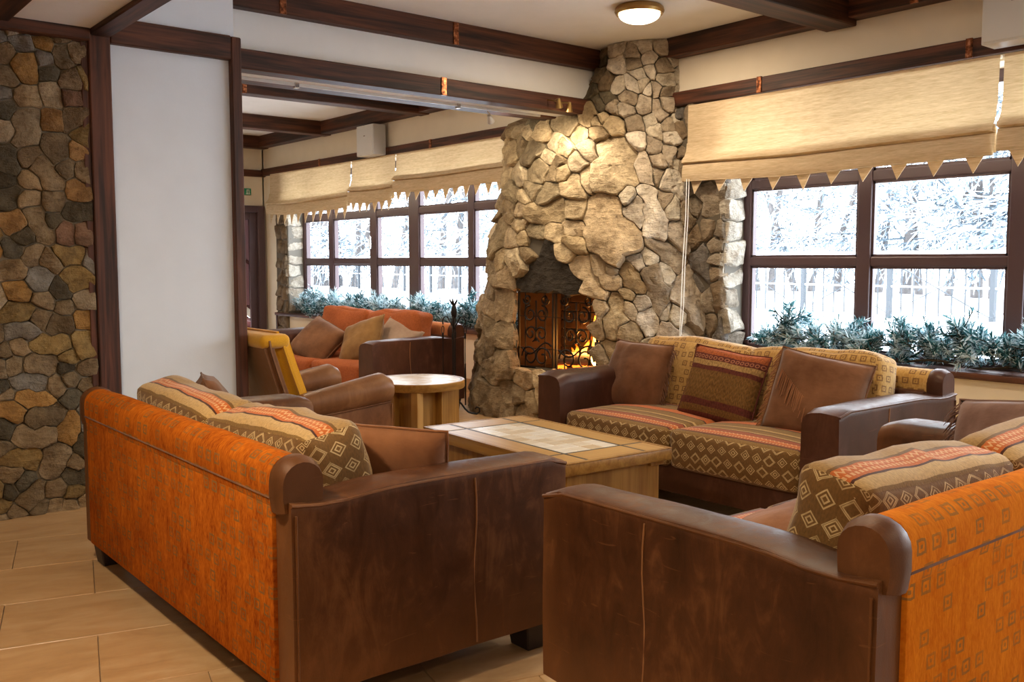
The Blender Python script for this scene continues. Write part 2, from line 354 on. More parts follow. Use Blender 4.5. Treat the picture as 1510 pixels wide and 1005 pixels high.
def lathe(bm, prof, n=24, cx=0, cy=0):
    rings = []
    for r, z in prof:
        rings.append([bm.verts.new((cx + r*math.cos(2*PI*k/n), cy + r*math.sin(2*PI*k/n), z)) for k in range(n)] if r > 1e-5 else [bm.verts.new((cx, cy, z))])
    for a, b in zip(rings, rings[1:]):
        for k in range(n):
            q = [a[k % len(a)], a[(k+1) % len(a)], b[(k+1) % len(b)], b[k % len(b)]]
            q = list(dict.fromkeys(q))
            if len(q) > 2: bm.faces.new(q)
    return bm
def prism(bm, poly, z0, z1, fm=lambda x, y, z: (x, y, z)):
    a = [bm.verts.new(fm(x, y, z0)) for x, y in poly]; b = [bm.verts.new(fm(x, y, z1)) for x, y in poly]; n = len(poly)
    bm.faces.new(a[::-1]); bm.faces.new(b)
    for i in range(n): bm.faces.new((a[i], a[(i+1) % n], b[(i+1) % n], b[i]))
    return bm
def struct(name, bm, mat, parent=None, label=None, smooth=None):
    o = obj(name, bm, mat, parent, smooth)
    if parent is None: o['kind'] = 'structure'
    if label: o['label'] = label
    return o
# ------------------------------------------------------------------ Voronoi stones
def clip(poly, nx, ny, c):
    out = []; n = len(poly)
    for i in range(n):
        p, q = poly[i], poly[(i+1) % n]; dp = p[0]*nx + p[1]*ny - c; dq = q[0]*nx + q[1]*ny - c
        if dp <= 0: out.append(p)
        if (dp < 0 < dq) or (dq < 0 < dp):
            t = dp/(dp - dq); out.append((p[0] + (q[0]-p[0])*t, p[1] + (q[1]-p[1])*t))
    return out
def cells(stones, bounds, reach=.9):
    """stones: list of point lists; returns one polygon per stone (union of the cells of its points)"""
    x0, x1, y0, y1 = bounds; P = [(x, y, i) for i, s in enumerate(stones) for x, y in s]; edges = [dict() for _ in stones]; res = []
    for x, y, i in P:
        poly = [(x0, y0), (x1, y0), (x1, y1), (x0, y1)]
        for dx, dy, j in sorted(((a-x, b-y, j) for a, b, j in P if 1e-9 < abs(a-x) + abs(b-y) < reach), key=lambda t: t[0]*t[0]+t[1]*t[1]):
            poly = clip(poly, dx, dy, dx*(x+dx/2) + dy*(y+dy/2))
            if len(poly) < 3: break
        k = [(round(a*4000), round(b*4000)) for a, b in poly]; k = [q for n_, q in enumerate(k) if q != k[n_-1]]
        for a, b in zip(k, k[1:]+k[:1]):
            if (b, a) in edges[i]: del edges[i][(b, a)]
            else: edges[i][(a, b)] = 1
    for i, e in enumerate(edges):
        nxt = {}
        for a, b in e: nxt.setdefault(a, []).append(b)
        best = []
        while nxt:
            a = next(iter(nxt)); loop = [a]
            while a in nxt:
                b = nxt[a].pop()
                if not nxt[a]: del nxt[a]
                if b == loop[0]: break
                loop.append(b); a = b
            if len(loop) > len(best): best = loop
        res.append([(a/4000, b/4000) for a, b in best])
    return res
def parea(p): return sum(a[0]*b[1]-b[0]*a[1] for a, b in zip(p, p[1:]+p[:1]))/2
def inset(p, d):
    n = len(p); out = []
    for i in range(n):
        a, b, c = Vector(p[i-1]), Vector(p[i]), Vector(p[(i+1) % n])
        e1 = (b-a); e2 = (c-b)
        n1 = Vector((-e1.y, e1.x)).normalized() if e1.length > 1e-6 else Vector((0, 0)); n2 = Vector((-e2.y, e2.x)).normalized() if e2.length > 1e-6 else Vector((0, 0))
        m = n1 + n2; L = m.length
        m = m*(2/max(L*L, .8)) if L > 1e-6 else n1
        out.append(b + m*d)
    return out
def stone_bm(poly, fmap, H, rnd, gap=.007, step=.045, jit=.008, rough=.012, lowest=.004):
    if parea(poly) < 0: poly = poly[::-1]
    A = parea(poly); pts = []
    for a, b in zip(poly, poly[1:]+poly[:1]):
        L = math.dist(a, b); k = max(1, round(L/step))
        for t in range(k):
            f = t/k; pts.append((a[0]+(b[0]-a[0])*f + rnd.uniform(-jit, jit)*.7, a[1]+(b[1]-a[1])*f + rnd.uniform(-jit, jit)*.7))
    wp = lambda p: (p[0] + .020*noise.noise(Vector((p[0]*9, p[1]*9, 3.3))) + .013*noise.noise(Vector((p[0]*26, p[1]*26, 7.7))), p[1] + .020*noise.noise(Vector((p[0]*9, p[1]*9, 11.3))) + .013*noise.noise(Vector((p[0]*26, p[1]*26, 17.7))))
    pts = [wp(p) for p in pts]
    pts = [((a[0]+8*b[0]+c[0])/10, (a[1]+8*b[1]+c[1])/10) for a, b, c in zip(pts[-1:]+pts[:-1], pts, pts[1:]+pts[:1])]
    n = len(pts); cx = sum(p[0] for p in pts)/n; cy = sum(p[1] for p in pts)/n; C = Vector((cx, cy))
    size = math.sqrt(A); sh = min(.009, size*.06)
    tx, ty = rnd.uniform(-.20, .20), rnd.uniform(-.20, .20); ox = Vector((rnd.uniform(0, 99), rnd.uniform(0, 99), rnd.uniform(0, 99)))
    ra = rnd.uniform(0, PI); rdx, rdy, rof, rsl = math.cos(ra), math.sin(ra), rnd.uniform(-.25, .25)*size, rnd.uniform(.1, .5)
    bm = bmesh.new()
    def hh(p, base, amp=1.):
        q = Vector((p[0], p[1], 0)); v = noise.noise(q*6+ox)*.9 + abs(noise.noise(q*13+ox))*.9 - .3 + noise.noise(q*30+ox)*.25
        ridge = -max(0., (p[0]-cx)*rdx + (p[1]-cy)*rdy - rof)*rsl
        return max(lowest, base + amp*((p[0]-cx)*tx + (p[1]-cy)*ty + v*rough + ridge))
    r0 = [Vector(p) for p in inset(pts, 0)]; r1 = inset(pts, gap); r2 = inset(pts, gap + sh)
    rings = [[fmap(p[0], p[1], -.035) for p in r0], [fmap(p[0], p[1], hh(p, H*.74, .85)) for p in r1], [fmap(p[0], p[1], hh(p, H*.97, 1)) for p in r2]]
    ks = [.66, .33] if size < .2 else [.82, .62, .4, .2]
    for k in ks:
        rings.append([(lambda q: fmap(q[0], q[1], hh(q, H*(1.0 + .06*(1-k)))))(C + (p - C)*k) for p in r2])
    vr = [[bm.verts.new(v) for v in r] for r in rings]
    for a, b in zip(vr, vr[1:]):
        for i in range(n): bm.faces.new((a[i], a[(i+1) % n], b[(i+1) % n], b[i]))
    c = bm.verts.new(fmap(cx, cy, hh(C, H*1.06)))
    for i in range(n): bm.faces.new((vr[-1][i], vr[-1][(i+1) % n], c))
    return bm
def fill_sites(have, inside, bounds, dmin, rnd, tries=6000):
    pts = [q for s in have for q in s]; out = []
    for _ in range(tries):
        p = (rnd.uniform(bounds[0], bounds[1]), rnd.uniform(bounds[2], bounds[3])); d = dmin(p)
        if inside(p) and all((p[0]-q[0])**2 + (p[1]-q[1])**2 > d*d for q in pts): pts.append(p); out.append([p])
    return out
def parse(s): return [[tuple(map(float, q.split(','))) for q in t.split()] for t in s.split(';')]

# ------------------------------------------------------------------ the room
W = 5.65; CE = 2.98; T0, T1 = 2.465, 2.575
# floor: grout slab and tiles laid at a slant
floor = struct('floor', B(-3.2, 6.0, -3.8, 12.6, -.15, -.006), 'grout')
TA = R_(14.5); e1 = Vector((math.cos(TA), -math.sin(TA), 0)); e2 = Vector((math.sin(TA), math.cos(TA), 0))
tile_me = None; cand = []; far_bm = bmesh.new()
for r in range(-12, 32):
    for k in range(-14, 14):
        u = .03 + .63*(k + .5*(r % 2)) + .315; v = 3.55 + .468*r - .234
        c = e1*u + e2*v
        if not (-3.4 < c.x < 5.95 and -3.9 < c.y < 12.7): continue
        ang = math.degrees(math.atan2(c.x, c.y)) - 39.1; d = c.length
        cand.append((d if abs(ang) < 33 and d > 1.2 else d + 100, c))
cand.sort(key=lambda t: t[0])
tb = rb(-.3138, .3138, -.2328, .2328, -.012, 0, .002, 1)
tile0 = obj('floor_tile', tb, 'floor_tile', floor); tile_me = tile0.data
for i, (d, c) in enumerate(cand):
    if i < 290:
        o = tile0 if i == 0 else tile0.copy()
        if i: COL.objects.link(o)
        o.location = c; o.rotation_euler = (0, 0, -TA)
    else:
        prism(far_bm, [tuple((c + e1*a + e2*b)[:2]) for a, b in ((-.313, -.232), (.313, -.232), (.313, .232), (-.313, .232))], -.012, 0)
tag(obj('floor_tile_rest', far_bm, 'floor_tile', floor), kind='stuff')
# ceilings
struct('ceiling', B((1.53, 6.0, -3.8, 5.62, CE, 3.15), (1.4, 6.0, 5.98, 12.6, CE, 3.15), (-3.2, 1.50, -3.8, 5.5, 2.495, 3.15)), 'ceiling_white')
# window wall with two long openings
WO = 5.97; Z0, Z1 = .62, 2.44; NY0, NY1 = -1.40, 4.48; FY0, FY1 = 6.80, 11.62
def wallR(y0, y1, z0, z1): return (W, WO, y0, y1, z0, z1)
wr = struct('wall_right', B(wallR(-3.8, NY0, 0, 3.1), wallR(NY1, FY0, 0, 3.1), wallR(FY1, 12.6, 0, 3.1), wallR(NY0, NY1, 0, Z0), wallR(FY0, FY1, 0, Z0), wallR(NY0, NY1, Z1, 3.1), wallR(FY0, FY1, Z1, 3.1)), 'wall_cream')
# far end wall with a door opening
struct('wall_back', B((1.3, 4.70, 12.3, 12.5, 0, 3.1), (5.62, 6.0, 12.3, 12.5, 0, 3.1), (4.68, 5.64, 12.3, 12.5, 2.06, 3.1)), 'wall_cream')
struct('wall_far_left', B(1.3, 1.5, 5.6, 12.5, 0, 3.1), 'wall_cream')
# unseen wall behind the photographer, closed to cut front light; far left wall
struct('wall_front', B(-3.2, 6.0, -3.9, -3.7, 0, 3.1), 'wall_white')
struct('wall_left_end', B(-3.3, -3.1, -3.9, 5.5, 0, 3.1), 'wall_white')
# bulkhead between the two rooms and the pier panel
struct('wall_bulkhead', B((2.0, W, 5.64, 5.99, T0+.01, CE+.02), (1.44, 1.53, -3.7, 5.32, T1, CE+.1)), 'wall_white')
struct('wall_panel', B((1.56, 2.26, 5.33, 5.60, 0, T1), (1.5, 2.275, 5.32, 5.64, T1-.01, CE+.02)), 'panel_white')
# left stone wall
wl = struct('wall_left', B(-3.2, 1.5, 5.321, 5.6, 0, 2.62), 'mortar_left')
# baseboards
struct('baseboard_right', B((W-.015, W, 4.3, 12.3, 0, .14),), 'floor_tile')
struct('baseboard_back', B((1.5, 4.6, 12.285, 12.3, 0, .14),), 'floor_tile')
# ---- dark timber
tn = 0
def trim(x0, x1, y0, y1, z0, z1, axis, r=.006):
    global tn; tn += 1
    return struct('trim_%d' % tn, bev(B(x0, x1, y0, y1, z0, z1), r), 'beam_'+axis)
def strap(p, x0, x1, y0, y1, z0, z1):
    o = obj('strap', bev(B(x0, x1, y0, y1, z0, z1), .002), 'copper', p); o['label'] = 'hammered copper strap'; return o
b1 = trim(2.26, W-.22, 5.56, 5.66, 2.825, CE, 'x')
b2 = trim(2.24, W-.2, 5.555, 5.69, T0-.005, 2.58, 'x')
for x in (2.70, 4.01): strap(b1, x-.022, x+.022, 5.552, 5.566, 2.822, CE-.005)
for x in (2.335, 3.90): strap(b2, x-.022, x+.022, 5.546, 5.565, 2.46, 2.583)
b3 = trim(1.5, W-.1, 5.86, 6.03, T0-.005, 2.58, 'x')
for y0, y1 in ((8.30, 8.46), (10.40, 10.56), (12.14, 12.30)):
    b = trim(1.5, W, y0, y1, 2.82, CE, 'x')
    if y0 < 9: strap(b, 3.62, 3.66, y0-.01, y0+.01, 2.816, CE-.004)
trim(W-.14, W, 6.03, 12.3, 2.83, CE, 'y')
wt = trim(W-.05, W+.01, 6.5, 12.3, 2.462, 2.555, 'y'); strap(wt, W-.058, W-.045, 8.2, 8.24, 2.46, 2.557); strap(wt, W-.058, W-.045, 10.6, 10.64, 2.46, 2.557)
nt_ = trim(W-.05, W+.01, -3.7, 5.03, 2.478, 2.585, 'y')
for y in (4.16, 2.70): strap(nt_, W-.058, W-.045, y-.02, y+.02, 2.475, 2.588)
trim(1.5, W, 12.25, 12.3, 2.45, 2.54, 'x')
ub = trim(W-.12, W, -3.7, 5.06, 2.838, CE, 'y'); strap(ub, W-.13, W-.115, 2.98, 3.03, 2.836, CE-.004)
trim(1.53, W-.02, 3.44, 3.66, 2.80, CE, 'x'); trim(1.53, W-.02, .9, 1.12, 2.80, CE, 'x')
# pier frame
trim(1.475, 1.585, 5.285, 5.40, 0, T1, 'z'); trim(1.44, 1.475, 5.30, 5.42, 0, 2.45, 'z', .003); trim(1.425, 1.44, 5.318, 5.42, 0, 2.45, 'z', .002)
trim(2.246, 2.305, 5.285, 5.66, 0, T1, 'z'); trim(1.585, 2.246, 5.285, 5.36, 2.445, T1+.004, 'x')
trim(1.475, 1.585, -3.7, 5.285, T0+.005, 2.60, 'y'); trim(.94, 1.10, -3.7, 5.33, T0+.005, 2.60, 'y'); trim(-3.1, 1.475, 5.24, 5.33, 2.435, 2.53, 'x')
lm = trim(-.4, .94, 4.35, 4.55, 2.475, 2.50, 'x')
# ------------------------------------------------------------------ windows
def window(name, y0, y1, muls, top=1.87, trans=1.305, xg=5.86, jy=None):
    f = bmesh.new()
    for a in ((y0, y0+.06), (y1-.075, y1)): box(f, xg, xg+.08, a[0], a[1], .64, 2.46)
    box(f, xg, xg+.08, y0, y1, .62, .70); box(f, xg, xg+.08, y0, y1, 2.38, 2.46)
    w = struct(name, bev(f, .006), 'frame_plum_haze')
    ys = [y0+.06]; muls = sorted(muls)
    for c, hw in muls:
        obj('mullion', rb(xg-.004, xg+.078, c-hw, c+hw, .70, 2.38, .008, 2), 'frame_plum_haze', w); ys += [c-hw, c+hw]
    ys.append(y1-.075)
    for a, b in zip(ys[::2], ys[1::2]):
        obj('top_rail', rb(xg+.002, xg+.075, a-.002, b+.002, top-.035, top+.035, .008, 2), 'frame_plum_haze', w)
        obj('transom', rb(xg+.002, xg+.075, a-.002, b+.002, trans-.032, trans+.032, .008, 2), 'frame_plum_haze', w)
        for z0, z1 in ((.70, trans-.032), (trans+.032, top-.035), (top+.035, 2.38)):
            s = bmesh.new(); t = .016
            for q in ((a, a+t, z0, z1), (b-t, b, z0, z1), (a, b, z0, z0+t), (a, b, z1-t, z1)): box(s, xg+.012, xg+.03, *q)
            sash = obj('sash', s, 'frame_plum_haze', w)
            p = bmesh.new(); vs = [p.verts.new((xg+.035, y, z)) for y, z in ((a, z0), (b, z0), (b, z1), (a, z1))]; p.faces.new(vs)
            obj('pane', p, 'pane_glass', sash)
    return w
w1 = window('window_1', NY0, NY1, [(3.485, .05), (2.50, .05), (1.53, .05), (.56, .05), (-.41, .05)])
w2 = window('window_2', FY0, FY1, [(10.84, .06), (9.81, .075), (8.94, .10), (7.88, .05)])
hb = rb(5.825, 5.85, 9.80, 9.83, 1.50, 1.53, .004, 1); box(hb, 5.81, 5.83, 9.803, 9.827, 1.46, 1.60); obj('handle', hb, 'chrome', w2)
sl1 = tag(obj('window_sill', rb(5.60, 5.88, NY0-.05, NY1+.02, .612, .652, .008, 2), 'beam_y'), kind='structure')
sl2 = tag(obj('window_sill', rb(5.58, 5.88, FY0-.3, FY1+.30, .595, .632, .008, 2), 'beam_y'), kind='structure')
sb = bmesh.new(); box(sb, 5.60, 5.64, 11.88, 11.92, .30, .60); obj('bracket', sb, 'beam_z', sl2)
# low cream radiator cover under the near window
rc = empty('radiator_cover', (W, 2.6, 0), 0, 'cream ribbed radiator cover running low along the wall under the near window', 'radiator')
obj('casing', rb(-.07, 0, -3.4, 1.75, 0, .44, .008, 2), 'radiator_cream', rc)
obj('top_board', rb(-.085, 0, -3.42, 1.77, .44, .458, .006, 2), 'radiator_cream', rc)
for k in range(64): obj('rib', rb(-.078, -.068, -3.35+k*.08, -3.315+k*.08, .03, .42, .003, 1), 'radiator_cream', rc) if k == 0 else None
ribm = [o for o in rc.children if o.name.startswith('rib')][0]
for k in range(1, 62):
    o = ribm.copy(); COL.objects.link(o); o.location = (0, k*.08, 0)
# far door and the staircase seen through it
d1 = struct('door_1', bev(B((4.70, 4.80, 12.24, 12.36, 0, 2.06), (5.52, 5.62, 12.24, 12.36, 0, 2.06), (4.80, 5.52, 12.24, 12.36, 1.97, 2.06)), .006), 'frame_plum_haze')
dl = obj('door_leaf', bev(B((4.80, 4.90, 12.30, 12.34, .02, 1.97), (5.42, 5.52, 12.30, 12.34, .02, 1.97), (4.90, 5.42, 12.30, 12.34, 1.87, 1.97), (4.90, 5.42, 12.30, 12.34, .02, .16)), .005), 'frame_plum_haze', d1)
p = bmesh.new(); p.faces.new([p.verts.new((x, 12.32, z)) for x, z in ((4.9, .16), (5.42, .16), (5.42, 1.87), (4.9, 1.87))]); obj('pane', p, 'pane_glass', dl)
struct('wall_stairwell', B((4.2, 6.4, 13.9, 14.0, 0, 3), (6.3, 6.4, 12.5, 14, 0, 3), (4.2, 4.3, 12.5, 14, 0, 3), (4.2, 6.4, 12.5, 14, 2.9, 3)), 'stair_red')
st = empty('staircase', (5.3, 13.2, 0), 0, 'dark red staircase seen through the far glazed door', 'stairs')
for k in range(9):
    t = obj('tread', bev(B(-.9+k*.2, -.62+k*.2, -.45, .45, 1.55-k*.18, 1.59-k*.18), .004), 'stair_red', st)
    obj('riser', B(-.645+k*.2, -.625+k*.2, -.44, .44, 1.41-k*.18, 1.55-k*.18), 'stair_red', st)
sg = bmesh.new(); prism(sg, [(-.95, 1.48), (.95, -.23+.02), (.95, .05), (-.95, 1.72)], -.50, -.46, lambda x, z, y: (x, y, max(z, 0.0))); obj('stringer', sg, 'wall_white', st)
rl = bmesh.new(); tube(rl, [(-.95, -.48, 2.35), (.95, -.48, .72)], .022, 6); obj('handrail', rl, 'stair_red', st)
for k in range(10):
    x = -.85 + k*.19; o = obj('baluster', tube(bmesh.new(), [(x, -.48, 1.58-(x+.95)*.88), (x, -.48, 2.33-(x+.95)*.858)], .009, 5), 'iron', st)
# exit sign
ex = empty('exit_sign', (5.40, 12.29, 2.245), 0, 'small green exit sign on the cream wall above the far door', 'sign')
obj('plate', rb(-.11, .045, -.02, 0, -.045, .045, .004, 1), 'exit_green', ex)
pm = bmesh.new()
for q in ((-.02, -.008, -.03, .03), (-.02, .02, .018, .03), (.008, .02, -.03, .03), (-.03, .03, -.034, -.026)): box(pm, q[0], q[1], -.023, -.0195, q[2], q[3])
obj('pictogram', pm, 'white_print', ex)

# ------------------------------------------------------------------ left stone wall
PAL = {'b': [(.22, .155, .088), (.26, .19, .115), (.18, .13, .075), (.28, .20, .115)], 't': [(.34, .27, .185), (.30, .235, .155)], 'g': [(.22, .20, .175), (.19, .175, .155)],
       'd': [(.10, .085, .058), (.085, .068, .042)], 'o': [(.36, .20, .065), (.32, .185, .075)], 'y': [(.27, .18, .07), (.23, .155, .062)], 'r': [(.19, .115, .075), (.17, .095, .06)]}
LS = 'g1.16,2.38;b1.08,2.33;o1.27,2.39;b1.35,2.36 1.35,2.34;b1.42,2.37;b1.08,2.21;o1.18,2.25 1.18,2.30;d1.29,2.26;b1.39,2.23;b1.15,2.12 1.19,2.13;g1.07,2.11;d1.09,2.07;t1.30,2.15;r1.40,2.15;t1.16,1.97 1.15,1.91 1.17,2.03;o1.29,2.02;t1.07,1.95;b1.40,2.03;b1.30,1.91 1.31,1.86;o1.41,1.86;b1.17,1.84;d1.08,1.83 1.08,1.79;g1.27,2.33;b1.29,1.73 1.24,1.78;o1.40,1.68 1.41,1.65;d1.08,1.65 1.07,1.61;b1.17,1.61;b1.29,1.60;d1.38,1.56 1.42,1.58;b1.17,1.71;o1.07,1.50 1.10,1.50;b1.21,1.48 1.19,1.54 1.23,1.44;d1.28,1.52;r1.34,1.45;r1.42,1.45;d1.07,1.36 1.09,1.36;b1.18,1.34 1.17,1.31;y1.32,1.34 1.38,1.34;b1.06,1.26 1.10,1.26;g1.20,1.24 1.20,1.20;y1.38,1.24 1.40,1.19;d1.05,1.71;o1.08,1.16 1.12,1.14;b1.22,1.10;b1.32,1.07;y1.06,1.04 1.12,1.05;o1.40,1.00;b1.20,1.01;b1.28,0.98 1.32,0.98;g1.08,0.94 1.15,0.95;y1.40,0.89 1.41,0.84;y1.20,0.88 1.29,0.88;b1.03,0.86;b1.10,0.87;b1.16,0.78 1.22,0.78;y1.33,0.80;d1.32,0.76;b1.06,0.78;b1.01,0.77;b1.34,0.70;g1.09,0.69 1.17,0.68;b1.25,0.66;o1.12,0.61 1.19,0.60;b1.03,0.63;b1.41,0.74;b1.42,0.66;d1.34,0.59;d1.01,0.66;o1.06,0.55 1.03,0.57;b1.16,0.51 1.25,0.51;b1.09,0.42 1.21,0.41;o1.34,0.46 1.30,0.41;d1.39,0.34 1.41,0.29;g1.42,0.52 1.42,0.46;d1.01,0.46;y1.04,0.30 1.12,0.29;b1.25,0.31 1.22,0.24;d1.32,0.17 1.39,0.17;d1.09,0.18;d1.02,0.15;b1.13,0.13 1.11,0.07;b1.24,0.12;b1.16,0.01;b1.05,0.01;b1.24,0.01;b1.30,0.01;b1.37,0.02 1.43,0.02;b0.98,-0.02;y0.98,0.16;b1.00,0.36'
rnd = random.Random(5); lt = []; lcol = []
for t in LS.split(';'): lcol.append(t[0]); lt.append([tuple(map(float, q.split(','))) for q in t[1:].split()])
ex_ = fill_sites(lt, lambda p: 1, (-.75, 1.47, -.05, 2.5), lambda p: .105 if p[0] < .97 else .075, rnd)
allS = lt + ex_; lcol += [rnd.choice('bbbbbbttggddoyyr') for _ in ex_]
xl = -.8
for i, poly in enumerate(cells(allS, (-.9, 1.475, -.06, 2.52), .6)):
    if len(poly) < 3 or abs(parea(poly)) < .0012: continue
    cx = sum(q[0] for q in poly)/len(poly)
    if cx < xl: continue
    bm = stone_bm(poly, lambda x, z, h: (min(x, 1.47), 5.315 - h, max(z, .001)), rnd.uniform(.012, .026), rnd, gap=.002, step=.035, jit=.004, rough=.007)
    o = obj('stone', bm, 'stone', wl, smooth=42); c = rnd.choice(PAL[lcol[i]]); k = rnd.uniform(.72, .98); o.color = (c[0]*k, c[1]*k, c[2]*k, 1)

# ------------------------------------------------------------------ stone cladding beside the windows (part of the window wall)
PS = '4.66,1.81 4.52,1.74 4.60,1.71;4.61,1.55;4.49,1.54;4.52,1.42;4.69,1.34 4.66,1.23;4.51,1.31;4.52,1.23;4.48,1.11 4.52,1.03;4.38,1.03;4.61,1.01;4.45,0.85 4.48,0.78;4.58,0.82;4.40,0.74;4.94,2.42;4.94,2.32 4.94,2.24;4.89,2.15;4.86,1.69 4.82,1.56;4.75,1.49;4.73,1.74;4.73,1.13;4.41,1.63;4.40,1.43;4.39,1.23'
pt = parse(PS); pt += fill_sites(pt, lambda p: 1, (4.50, 5.35, .0, 2.45), lambda p: .13, rnd)
for poly in cells(pt, (4.46, 5.45, -.05, 2.478), .8):
    if len(poly) < 3: continue
    o = obj('stone', stone_bm(poly, lambda y, z, h: (W + .0 - h, y, max(z, .001)), rnd.uniform(.03, .06), rnd, rough=.014), 'stone', wr, smooth=42)
    c = rnd.choice([(.25, .20, .145), (.22, .165, .11), (.19, .16, .125), (.29, .25, .20), (.18, .17, .165)]); o.color = (*c, 1)
struct('wall_mortar', B((W-.012, W+.005, 4.475, 5.2, 0, 2.478), (W-.012, W+.005, 11.61, 11.94, 0, 2.44)), 'mortar'); struct('wall_reveal_mortar', B((W, 5.86, NY1-.012, NY1+.01, .652, 2.44), (W, 5.86, FY1-.016, FY1+.006, .632, 2.44)), 'mortar_light')
rv = [[(5.745 + rnd.uniform(-.03, .03), .70 + .165*k + rnd.uniform(-.03, .03))] for k in range(11)]
for sgn, yy, xlim in ((-1, NY1, 5.86), (1, FY1, 5.86)):
    for poly in cells(rv, (5.63, xlim, .645, 2.44), .8):
        if len(poly) < 3: continue
        if sgn < 0: fm = lambda x, z, h: (x, NY1 - h*.9 - .004, z)
        else: fm = lambda x, z, h: (x, FY1 - h*.8 + .005, z)
        bm = stone_bm(poly, fm, rnd.uniform(.03, .06), rnd, rough=.014)
        o = obj('stone', bm, 'stone', wr, smooth=42); c = rnd.choice([(.40, .38, .34), (.32, .29, .25), (.46, .44, .40)]); o.color = (*c, 1)
fs_ = [[(11.70, .1+.2*k)] for k in range(12)] + [[(11.84, .18+.19*k)] for k in range(12)]
for poly in cells(fs_, (11.61, 11.93, 0, 2.44), .8):
    if len(poly) < 3: continue
    o = obj('stone', stone_bm(poly, lambda y, z, h: (W - h, y, max(z, .001)), .04, rnd), 'stone', wr, smooth=42); o.color = (.17, .13, .09, 1)

# ------------------------------------------------------------------ fireplace
CX = 5.68
FT = [(0, 5.9, .80, 1.33), (.7, 5.9, .74, 1.24), (1.3, 5.9, .66, 1.13), (2.0, 5.88, .54, .99), (2.44, 5.93, .45, .95), (2.62, 5.45, .36, .52), (2.78, 5.34, .34, .40), (3.0, 5.31, .31, .36)]
def ftab(z):
    if z <= 0: return FT[0][1:]
    for a, b in zip(FT, FT[1:]):
        if z <= b[0]:
            t = (z-a[0])/(b[0]-a[0]); return tuple(a[k] + (b[k]-a[k])*t for k in (1, 2, 3))
    return FT[-1][1:]
def fR(z):
    cy, a, b = ftab(z); return (3*(a+b) - math.sqrt((3*a+b)*(a+3*b)))/2
def fpt(u, z):
    th = max(-.06, min(PI+.06, u/fR(z) + PI)); cy, a, b = ftab(z)
    return Vector((CX - a*math.sin(th), cy + b*math.cos(th), z))
def fmap(u, z, h):
    z = max(z, .0); p = fpt(u, z); e = .01
    n = (fpt(u+e, z) - fpt(u-e, z)).cross(fpt(u, z+e) - fpt(u, max(z-e, 0)))
    if n.length < 1e-9: n = Vector((-1, 0, 0))
    n.normalize()
    if n.x > .2: n = -n
    q = p + n*h; q.z = max(.001, min(q.z, CE-.003)); return q
fpl = empty('fireplace', (5.3, 5.9, 0), 0, 'massive rough stone fireplace with flared chimney breast and lit hearth', 'fireplace')
FI = Matrix.Translation((-5.3, -5.9, 0))
def fobj(name, bm, mat, smooth=None):
    bmesh.ops.transform(bm, matrix=FI, verts=bm.verts); return obj(name, bm, mat, fpl, smooth)
